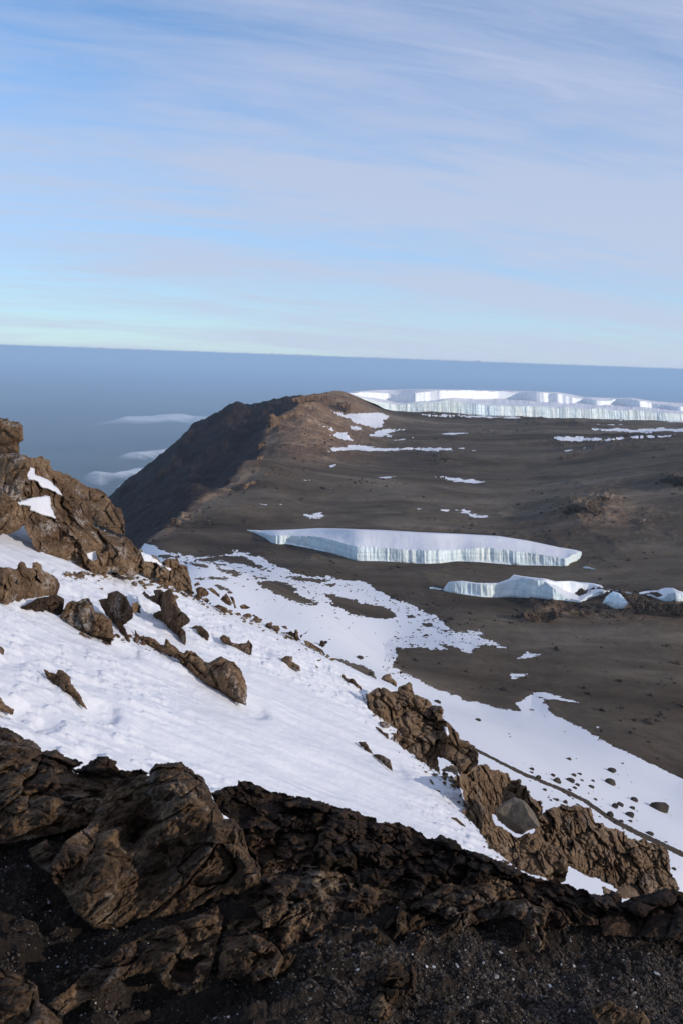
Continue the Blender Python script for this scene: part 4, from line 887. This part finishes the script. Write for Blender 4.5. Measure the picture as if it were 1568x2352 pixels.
SM = [(320,286,40,12),(268,405,40,20),(430,428,40,22),(670,308,45,30),(715,298,42,20),(735,352,34,15),(700,387,42,28),(675,412,45,22),(826,355,36,20),(1070,212,22,14),(848,508,38,20),(630,475,45,20),(520,508,60,18),(480,515,30,14),
  (460,492,24,10),(1490,1077,42,26),(1070,750,25,12),(790,458,22,8),(660,502,24,10),(635,430,40,24),(690,175,10,9),(1055,685,50,20),(1130,685,40,20),(700,553,50,10),(575,560,60,10),(1190,605,14,9),(905,507,12,7),(445,300,12,8),(310,357,18,8),(470,476,10,8),(490,443,10,6),(1425,857,30,12),(880,650,24,8)]
NM = ['largest boulder', 'rounded boulder of the big two', 'boulder above the rounded one', 'boulder with a stone at its corner', 'flat dark boulder', 'left boulder of the touching pair', 'right boulder of the touching pair', 'boulder left of the largest one',
  'boulder against the footpath', 'boulder at the path bend', 'small boulder above the path bend', 'long low boulder', 'boulder on the upper footpath', 'dark boulder touching the brown blocks', 'flat stones by the lower path', 'uppermost lone boulder', 'small boulder above the upper path', 'tan stone above the rubble', 'low midway boulder', 'dark corner stone']
cnt = {}; WORD = ['nearest', 'second nearest', 'third nearest', 'fourth nearest', 'fifth nearest']
order = []
for x, y, a, b in SM:
    k = min(range(len(BL)), key=lambda q: (BL[q][0]-x)**2+(BL[q][1]-y)**2); dx, dy = x-BL[k][0], y-BL[k][1]
    dr_ = ('right of' if dx > 0 else 'left of') if abs(dx) > abs(dy) else ('below' if dy > 0 else 'above'); order.append((dx*dx+dy*dy, k, dr_, x, y, a, b))
for i, (dd, k, dr_, x, y, a, b) in enumerate(sorted(order)):
    n_ = cnt.get((k, dr_), 0); cnt[(k, dr_)] = n_+1
    boulder('D', x, y, a, b, ('small stone %s %s the %s' % (WORD[n_], dr_, NM[k])), 'small stones in the lower snow', 950+i, M_bould)
boulder('C', 835, 352, 58, 32, 'lone boulder on the snow right behind the tall outcrop', GB, 801)
boulder('C', 1145, 492, 50, 24, 'lone small boulder in open snow far right of the tall outcrop', GB, 802)
boulder('C', 240, 15, 70, 30, 'boulder on the snow at the very top of the rock crest', GB, 803)
boulder('C', 330, 138, 45, 36, 'boulder at the end of the dark bare strip', GB, 804)
boulder('G', 450, 662, 15, 18, 'single boulder on the bare crater floor', None, 805)
boulder('G', 1192, 972, 16, 16, 'small boulder on bare ground beside a dot of snow', None, 806)
# ------------------------------------------------------------------ loose stones: nobody could count them
def stone_sheet(nm, V, w, N, smin, smax, pw, seed, m, sink=.2):
    r = np.random.default_rng(seed); w = w/w.sum(); idx = r.choice(len(V), N, p=w)
    base = np.array([(1, 0, 0), (-1, 0, 0), (0, 1, 0), (0, -1, 0), (0, 0, 1), (0, 0, -1), (.7, .7, .4), (-.7, .6, .5), (.6, -.7, .5), (-.6, -.7, .4)], float)
    fc = np.array([(0, 6, 4), (6, 2, 4), (2, 7, 4), (7, 1, 4), (1, 9, 4), (9, 3, 4), (3, 8, 4), (8, 0, 4), (0, 2, 6), (2, 1, 7), (1, 3, 9), (3, 0, 8), (2, 0, 5), (1, 2, 5), (3, 1, 5), (0, 3, 5)])
    c = V[idx].copy(); sc = c[:, 1:2]/700. if smax > 1 else 1.
    s = smin*(smax/smin)**(r.random(N)**pw)
    Q = base[None]*(1+r.normal(0, .2, (N, 10, 1)))*(s[:, None]*(1+r.normal(0, .22, (N, 3))))[:, None, :]
    a = r.uniform(0, 2*PI, N)[:, None]; X = Q[..., 0]*np.cos(a)-Q[..., 1]*np.sin(a); Y = Q[..., 0]*np.sin(a)+Q[..., 1]*np.cos(a)
    W_ = np.stack([X, Y, Q[..., 2]*.75+s[:, None]*sink], -1)+c[:, None, :]+r.normal(0, s.mean(), (N, 1, 3))*[1, 1, 0]
    tag(mesh_obj(nm, W_.reshape(-1, 3), (fc[None]+np.arange(N)[:, None, None]*10).reshape(-1, 3), m, smooth=False), kind='stuff')
fx, fy = proj(FarV); area = np.abs(np.gradient(fy.reshape(-1, 1450), axis=0).ravel()).clip(0, 4)
msn = sdpoly(fx, fy, MIDSNOW, 30); ok = (FarV[:, 1] > 260)*(FarV[:, 1] < 2150)*(msn < -2)*(fx > 250)*(fx < 1600)
patchm = np.ones(len(fx))
for h in PATCH: patchm *= (sdpoly(fx, fy, h, 3) < -1)
clus = np.clip(fbm(np.stack([fx*.012, fy*.04, 0*fx], 1), 4, .6, 801)*3.5-.6, 0, 2)**1.5
spots = sum(np.exp(-(((fx-a)/b)**2+((fy-c_)/d_)**2)) for a, b, c_, d_ in ((1330, 70, 1165, 18), (1540, 40, 1105, 12), (1400, 130, 1395, 22), (1250, 60, 1410, 14), (430, 60, 1200, 22), (740, 70, 1010, 30), (1010, 30, 1055, 8), (780, 60, 925, 8), (540, 60, 1120, 14), (640, 60, 1075, 14)))
wt_ = area*ok*patchm*(.06+clus*.8+2.6*spots)*np.clip(1.25-(fy-1250)/420, .25, 1)
M_stone = rock_mat('scattered stones', .3, (.035, .027, .02), (.09, .068, .05), (.18, .14, .105), bstr=.5)
stone_sheet('scattered_stones', FarV, wt_, 3800, .3, 2.2, 3.6, 811, M_stone)
hw = area*(msn > -4)*(msn < 25)*(fx > 380)*(fx < 1200)*(fy < 1560)*(fy > 1270)
stone_sheet('scattered_stones', FarV, hw, 700, .2, .8, 2, 812, M_stone)
rx, ry = RibPX; ra = np.abs(np.gradient(ry.reshape(-1, 1250), axis=0).ravel()).clip(0, 4)
ow = np.zeros(len(rx))
for p_, rr_ in ((T('C', [(300, 320), (600, 690), (850, 900), (1010, 1000), (1090, 1200), (1290, 1480), (1400, 1590)]), 10), (T('B', [(440, 480), (600, 590), (740, 610), (1000, 720), (1250, 830), (1440, 930)]), 9),
                (T('A', [(500, 1260), (900, 1280), (1300, 1370), (1480, 1430)]), 8), (T('A', [(500, 1560), (700, 1740), (1000, 1750), (1300, 1880)]), 7), (T('D', [(100, 980), (400, 1130), (620, 1180)]), 10)):
    ow += np.exp(-(sdline(rx, ry, p_)/rr_)**2)
stone_sheet('rock_rubble', RibV, ow*ra*(RibV[:, 1] > 12)*(ribside(RibV[:, 0], RibV[:, 1]) < .5), 900, .03, .22, 2.4, 813, M_crag, sink=.15)
# ------------------------------------------------------------------ foreground
def planeF(px, py):
    r = ray(px, py); return -3.4/(np.minimum(r[..., 2], -.3)-.2)
FR = np.array([(-700,1560),(-300,1640),(0,1700),(160,1765),(300,1790),(500,1850),(700,1905),(900,1960),(1100,2015),(1250,2065),(1400,2085),(1568,2065),(1900,2090),(2300,2120)], float)
FP_ = (ray(FR[:, 0], FR[:, 1])*planeF(FR[:, 0], FR[:, 1])[:, None])[:, :2]
def Hfg(x, y):
    sh = np.shape(x); x = np.ravel(x); y = np.ravel(y); P = np.stack([x, y, 0*x], 1)
    d2 = np.full(x.shape, 1e9); sg = np.zeros(x.shape)
    for k in range(len(FP_)-1):
        a, b = FP_[k], FP_[k+1]; e = b-a; t = np.clip(((x-a[0])*e[0]+(y-a[1])*e[1])/(e@e), 0, 1); q = (x-a[0]-t*e[0])**2+(y-a[1]-t*e[1])**2
        c = e[0]*(y-a[1])-e[1]*(x-a[0]); m = q < d2-1e-9; sg = np.where(m, np.sign(c), sg); d2 = np.where(m, q, d2)
    rs = np.sqrt(d2)*sg
    z = -3.4+.2*y-.05+.16*fbm(P*.9, 4, .5, 701)+.16*(fbm(P*[1.6, 3.2, 1], 5, .55, 709, True)-.25)*np.clip(.75-P[:, 0]*.5, .12, 1)+.05*fbm(P*4, 5, .6, 702)+.018*fbm(P*22, 4, .65, 703)
    f1, f21, tl = worley(P*[9, 9, 1]+.5, 704); g1, g21, t2 = worley(P*[26, 26, 1]+.5, 705)
    z = z+.03*np.clip(tl, 0, 1)*np.sqrt(np.clip(f21, 0, .3)/.3)+.014*np.clip(t2, 0, 1)*np.sqrt(np.clip(g21, 0, .3)/.3)
    z = z-np.where(rs > 0, 2.0*rs, 0)
    return z.reshape(sh)
px_c = np.linspace(-400, 1970, 1050); uc = np.array([ray(p, 2000)[0] for p in px_c]); dr = np.geomspace(1.8, 9, 760)
U, D = np.meshgrid(uc, dr); gx = U*D; gy = D; gz = np.empty_like(gx)
for k in range(0, len(dr), 100): gz[k:k+100] = Hfg(gx[k:k+100], gy[k:k+100])
V = np.stack([gx, gy, gz], -1).reshape(-1, 3)
tag(mesh_obj('gravel_ground', V, gridfaces(*gx.shape), M_gravel), kind='structure')
def hf(px, py): return planeF(np.asarray(px, float), np.asarray(py, float))
STR = np.array([[.85, .1, .0], [.1, 1.0, .0], [.0, .0, 1.0]])
th = math.radians(35); Rr = np.array([[math.cos(th), 0, -math.sin(th)], [0, 1, 0], [math.sin(th), 0, math.cos(th)]])
STR = Rr@np.diag([.55, 1.0, 1.6])
GF = 'bedrock of the summit edge in the foreground'
def frock(nm, parts, m, lb, **k):
    pts = np.vstack([T(c, p) for c, p in parts]); k.setdefault('dfun', hf); k.setdefault('strata', STR)
    return outline_body(nm, pts, m, label=lb, cat='rock', group=GF, **k)
frock('scoria_crest', [('I', [(960,385),(985,368),(1040,350),(1090,345),(1095,322),(1130,325),(1170,335),(1245,375),(1350,390),(1450,410),(1568,450)]), ('J', [(70,462),(80,470),(150,490),(165,510),(270,515),(300,530),(345,548),(395,590),(425,588),(450,570),(530,600),(555,635),(640,660),(720,690),(800,722),(900,770),(1000,785),(1080,822),(1110,818),(1140,838),(1200,850),(1250,830),(1290,862),(1300,960),(1200,990),(1080,990),(1000,985),(900,900),(820,840),(660,810),(520,830),(430,860),(300,920),(250,830),(100,810),(0,780)]),
   ('I', [(1400,735),(1240,720),(1180,700),(1150,640),(1100,540),(1010,470)])], M_fgdark, 'dark crumbly lava crest along the near edge of the snow', rcap=60, fat=.3, cell=.2, camp=.7, namp=.4, nscale=.4, edge=4, efreq=.09, seed=501, step=1.4, strata=np.eye(3), plane=planeF, pmix=0)
frock('bedrock', [('I', [(-120,55),(0,72),(60,95),(110,125),(160,145),(200,187),(230,185),(260,178),(300,212),(350,225),(385,245),(330,280),(360,290),(480,300),(600,300),(560,340),(480,420),(430,520),(300,560),(120,600),(-120,640)])], M_fg, 'dark banded bedrock at the left edge below the snow', rcap=90, fat=.35, cell=.5, camp=.35, namp=.4, nscale=.45, edge=3, plane=planeF, pmix=0, seed=511, step=1.5)
frock('rock', [('I', [(405,250),(415,235),(450,208),(500,212),(535,235),(542,265),(575,280),(640,268),(690,290),(640,330),(500,320),(340,290),(330,268),(370,265)])], M_fgdark, 'black jagged hump between the left bedrock and the golden knob', rcap=50, fat=.7, cell=.22, camp=.5, edge=3, seed=515, step=1.3, strata=np.eye(3), lean=.4)
def hollow(x, y):
    def g_(c, sx, sy, a=0):
        p = T('I', [c])[0]; dx, dy = x-p[0], y-p[1]; return np.exp(-(((dx*math.cos(a)+dy*math.sin(a))/sx)**2+((-dx*math.sin(a)+dy*math.cos(a))/sy)**2))
    return -.42*g_((625, 560), 38, 60, .3)+.16*g_((800, 380), 80, 40, .9)+.22*g_((440, 800), 40, 90, .6)-.18*g_((760, 720), 30, 90, .9)
frock('lava_knob', [('I', [(445,450),(480,400),(515,345),(560,320),(620,290),(680,295),(712,243),(770,240),(825,235),(860,255),(885,275),(940,315),(965,360),(975,400),(1010,455),(1030,495),(1080,495),(1115,545),(1130,600),(1150,660),(1205,725),(1190,800),(1100,850),(1000,850),(860,930),(640,1000),(500,1010),(430,1005),(340,930),(290,840),(240,780),(225,720),(300,600),(400,540)])], M_fg, 'big golden brown lava knob with a dark hollow, left of centre in the foreground',
   rcap=150, fat=.6, cell=.5, camp=.46, namp=.5, nscale=.42, edge=3, lean=1.0, seed=521, step=1.3, form=hollow)
frock('lava_slab', [('I', [(1205,720),(1215,695),(1300,685),(1400,705),(1480,715),(1568,745)]), ('J', [(60,770),(100,790),(200,800),(250,815),(300,900),(310,1010),(200,1080),(150,1100)]), ('I', [(1568,1050),(1500,1100),(1400,1130),(1310,1200),(1280,1300),(1250,1430),(1220,1330),(1130,1240),(1000,1240),(1010,1120),(1040,1050),(1050,930),(1120,840),(1190,790)])], M_fg, 'pale-ridged lava slab in the centre of the foreground',
   rcap=70, fat=.5, cell=.35, camp=.5, namp=.6, nscale=.35, edge=4, plane=planeF, pmix=0, seed=531, step=1.4)
frock('lava_slab', [('J', [(300,930),(310,890),(350,855),(430,830),(480,795),(560,810),(660,770),(760,785),(820,800),(900,850),(960,890),(1010,910),(1060,980),(1000,1020),(930,1000),(950,1080),(900,1120),(850,1000),(780,950),(700,960),(600,990),(480,1040),(400,1060),(350,1150),(340,1300),(240,1340),(230,1420),(170,1440),(110,1400),(130,1290),(150,1200),(200,1100),(300,1015)])], M_fg, 'curved pale lava ridge right of centre, hooking down round the gravel',
   rcap=50, fat=.7, cell=.3, camp=.5, namp=.6, nscale=.3, edge=4, plane=planeF, pmix=0, seed=541, step=1.4)
frock('bedrock', [('J', [(1180,960),(1290,880),(1330,860),(1400,845),(1480,815),(1560,830),(1700,850),(1700,1080),(1500,1060),(1350,1040),(1200,1040)])], M_fgdark, 'dark rounded rock rising at the right edge of the foreground', rcap=80, fat=.5, cell=.4, camp=.35, edge=3, plane=planeF, pmix=0, seed=551, step=1.5)
frock('rock', [('J', [(1140,1372),(1180,1345),(1225,1325),(1290,1365),(1340,1380),(1370,1372),(1420,1430),(1440,1500),(1190,1500)])], M_fg, 'pale jagged stone at the bottom edge, right of centre', rcap=50, fat=.7, cell=.12, camp=.4, edge=3, seed=556, step=1.5)
frock('bedrock', [('I', [(-100,1190),(60,1200),(170,1260),(190,1340),(260,1400),(330,1500),(-100,1500)])], M_fg, 'dull bedrock corner at the lower left of the photo', rcap=80, fat=.4, cell=.3, camp=.35, plane=planeF, pmix=0, seed=561, step=1.6)
frock('bedrock', [('I', [(215,1350),(300,1290),(420,1180),(560,1080),(700,1020),(860,960),(1000,900),(1030,950),(1000,1100),(960,1230),(860,1290),(760,1280),(700,1200),(560,1240),(420,1330),(300,1400)])], M_fg, 'ribbed bedrock sloping down beneath the golden knob', rcap=60, fat=.35, cell=.35, camp=.4, namp=.45, nscale=.4, plane=planeF, pmix=0, edge=4, seed=571, step=1.5)
frock('bedrock', [('I', [(130,640),(215,590),(250,640),(290,700),(240,760),(150,700)]), ], M_fg, 'small pair of brown lumps left of the golden knob', rcap=40, fat=.7, cell=.2, camp=.4, seed=575)
# loose gravel: thousands of pebbles in one sheet of stuff
def pebbles(nm, regions, n, smin, smax, seed, m):
    r = np.random.default_rng(seed); base = np.array([(1, 0, 0), (-1, 0, 0), (0, 1, 0), (0, -1, 0), (0, 0, 1), (0, 0, -1), (.7, .7, .4), (-.7, .6, .5), (.6, -.7, .5), (-.6, -.7, .4)], float)
    fc = np.array([(0, 6, 4), (6, 2, 4), (2, 7, 4), (7, 1, 4), (1, 9, 4), (9, 3, 4), (3, 8, 4), (8, 0, 4), (0, 2, 6), (2, 1, 7), (1, 3, 9), (3, 0, 8), (2, 0, 5), (1, 2, 5), (3, 1, 5), (0, 3, 5)])
    px = []; py = []
    for poly, wgt in regions:
        k = int(n*wgt); a, b = poly.min(0), poly.max(0); X = r.uniform(a[0], b[0], k*3); Y = r.uniform(a[1], b[1], k*3)
        msk = sdpoly(X, Y, poly, 5) > 0; X = X[msk]; Y = Y[msk]; dn = fbm(np.stack([X*.01, Y*.014, 0*X], 1), 3, .6, seed); kk = r.random(len(X)) < np.clip(.6+dn*1.6, .08, 1)
        px.append(X[kk][:k]); py.append(Y[kk][:k])
    px = np.concatenate(px); py = np.concatenate(py); N = len(px)
    R_ = ray(px, py); d = planeF(px, py); x = R_[:, 0]*d; y = d; z = Hfg(x, y)
    s = smin*(smax/smin)**(r.random(N)**2.6)
    Vv = base[None]*(1+r.normal(0, .22, (N, 10, 1)))*(s[:, None]*(1+r.normal(0, .25, (N, 3))))[:, None, :]
    an = r.uniform(0, 2*PI, N); c, q = np.cos(an)[:, None], np.sin(an)[:, None]
    Vx = Vv[..., 0]*c-Vv[..., 1]*q; Vy = Vv[..., 0]*q+Vv[..., 1]*c; tilt = r.normal(0, .5, N)[:, None]; Vz = Vv[..., 2]*.75
    Vx, Vz = Vx*np.cos(tilt)-Vz*np.sin(tilt), Vx*np.sin(tilt)+Vz*np.cos(tilt)
    Vw = np.stack([Vx+x[:, None], Vy+y[:, None], Vz+z[:, None]+s[:, None]*.25], -1).reshape(-1, 3)
    Fw = (fc[None]+np.arange(N)[:, None, None]*10).reshape(-1, 3)
    tag(mesh_obj(nm, Vw, Fw, m, smooth=False, attrs={'tone': np.repeat(r.random(N), 10)}), kind='stuff')
def peb_mat():
    m, t, b, g = mat('loose pebbles'); a = t.new('ShaderNodeAttribute'); a.attribute_name = 'tone'
    col = t.ramp(a.outputs['Fac'], [(0, (.022, .017, .014)), (.5, (.05, .037, .028)), (.8, (.095, .066, .046)), (.978, (.09, .07, .055)), (.99, (.5, .5, .5))])
    n = t.noise(g, 60, 4, .6); col = t.mix(t.ramp(n, [(.3, .6), (.7, 0)]), col, (.012, .01, .009)); t.setin(b.inputs['Base Color'], col); b.inputs['Roughness'].default_value = .9
    return m
M_peb = peb_mat()
pebbles('loose_gravel', [(T('V', [(880,2200),(1000,2120),(1250,2080),(1400,2100),(1640,2060),(1640,2420),(850,2420)]), .62), (T('V', [(-60,1850),(220,1900),(300,2100),(600,2150),(880,2200),(880,2420),(-60,2420)]), .2)], 48000, .0025, .011, 33, M_peb)
# ------------------------------------------------------------------ clouds far below and along the horizon
def cloud_mat(nm, thr, sc):
    m, t, b, g = mat(nm); b.inputs['Base Color'].default_value = (.85, .86, .88, 1); b.inputs['Roughness'].default_value = 1
    a = t.new('ShaderNodeAttribute'); a.attribute_name = 'soft'
    n = t.noise(t.mapv(g, (sc*.6, sc, sc)), 1.0, 7, .62, .6)
    f = t.math('MULTIPLY', t.ramp(t.math('ADD', n, t.math('MULTIPLY', a.outputs['Fac'], .55)), [(thr, 0), (thr+.5, .6)]), t.ramp(a.outputs['Fac'], [(0, 0), (.3, 1)]))
    t.setin(b.inputs['Alpha'], f); return m
M_cl = cloud_mat('low cloud', .72, 1/900.)
def cloud(pts, z, lb, seed):
    p = T('V', pts); x0, y0 = p.min(0)-12; x1, y1 = p.max(0)+5
    xs = np.linspace(x0, x1, 150); ys = np.linspace(y0, y1, 40); X, Y = np.meshgrid(xs, ys); x = X.ravel(); y = Y.ravel()
    sd = sdpoly(x, y, p, 14); r = ray(x, y); P = r*(z/r[:, 2])[:, None]
    soft = np.clip((sd+5)/16, 0, 1); P[:, 2] += 160*soft*(1+fbm(P*[1/1500., 1/2500., 0], 4, .55, seed))
    o = mesh_obj('cloud', P, gridfaces(*X.shape)[:, ::-1], M_cl, origin=P.mean(0), attrs={'soft': soft}); tag(o, lb, 'cloud', 'low clouds over the plains')
cloud([(200,982),(290,966),(380,960),(460,958),(560,955),(620,975),(560,988),(440,985),(330,985)], -1700, 'long thin low cloud touching the dark slope, the highest of the low clouds', 1)
cloud([(255,1072),(300,1056),(360,1048),(410,1040),(440,1050),(380,1066),(320,1075)], -1700, 'wispy cloud right against the dark slope, second from the top', 2)
cloud([(170,1110),(215,1095),(260,1098),(310,1082),(350,1078),(360,1100),(290,1112),(230,1120)], -1700, 'wispy cloud between the left crag and the dark slope', 3)
cloud([(250,1152),(285,1140),(320,1135),(330,1170),(280,1168)], -1700, 'white cloud puff lowest in the gap beside the tan crag', 4)
# cumulus tops far off, standing just outside the haze
def bank(nm, dist, a0, a1, top, amp, seed, lb, kind):
    az = np.linspace(a0, a1, 900); prof = np.array([0, .25, .5, .7, .85, .95, 1.0, .95, .6, 0]); dep = np.array([0, .3, .8, 1.6, 2.6, 3.8, 5.2, 7, 9, 10])*1000
    s = fbm(np.stack([az*60, 0*az, 0*az+seed], 1), 5, .55, seed); s2 = np.clip(fbm(np.stack([az*14, 0*az, 0*az], 1), 3, .5, seed+3)*1.5+.4, 0, 1)
    h = top+amp*(np.abs(s)*2.2*s2); V = []
    for p, d in zip(prof, dep):
        n = fbm(np.stack([az*110, 0*az+d/1500., 0*az], 1), 4, .6, seed+9)
        R_ = dist+d+900*n; z = -2600+(h+2600)*p+150*n*(p > 0); V.append(np.stack([np.sin(az)*R_/np.cos(az*0), np.cos(az)*R_, z], 1))
    V = np.stack(V, 0); m, t, b, g = mat('cumulus'); b.inputs['Base Color'].default_value = (.78, .73, .71, 1); b.inputs['Roughness'].default_value = 1
    o = mesh_obj(nm, V.reshape(-1, 3), gridfaces(V.shape[0], V.shape[1])[:, ::-1], m); tag(o, lb, None, None, kind)
bank('cloud_bank', 208000, math.radians(-30), math.radians(30), 60, 330, 11, None, 'stuff')
# ------------------------------------------------------------------ haze: one closed box round everything
hz = bpy.data.materials.new('haze'); hz.use_nodes = True; ht = NT(hz.node_tree); ht.n.clear()
pv = ht.new('ShaderNodeVolumePrincipled'); ho = ht.new('ShaderNodeOutputMaterial'); ht.l.new(pv.outputs[0], ho.inputs['Volume'])
pv.inputs['Color'].default_value = (.56, .77, 1.0, 1); pv.inputs['Density'].default_value = 2.9e-5; pv.inputs['Anisotropy'].default_value = 0.0
HB = 145000.
hv = np.array([(x, y, z) for x in (-HB, HB) for y in (-HB, HB) for z in (-2501., 12.)])
hf = np.array([(0, 1, 3, 2), (4, 6, 7, 5), (0, 4, 5, 1), (2, 3, 7, 6), (0, 2, 6, 4), (1, 5, 7, 3)])
tag(mesh_obj('haze', hv, hf, hz, smooth=False), kind='stuff')
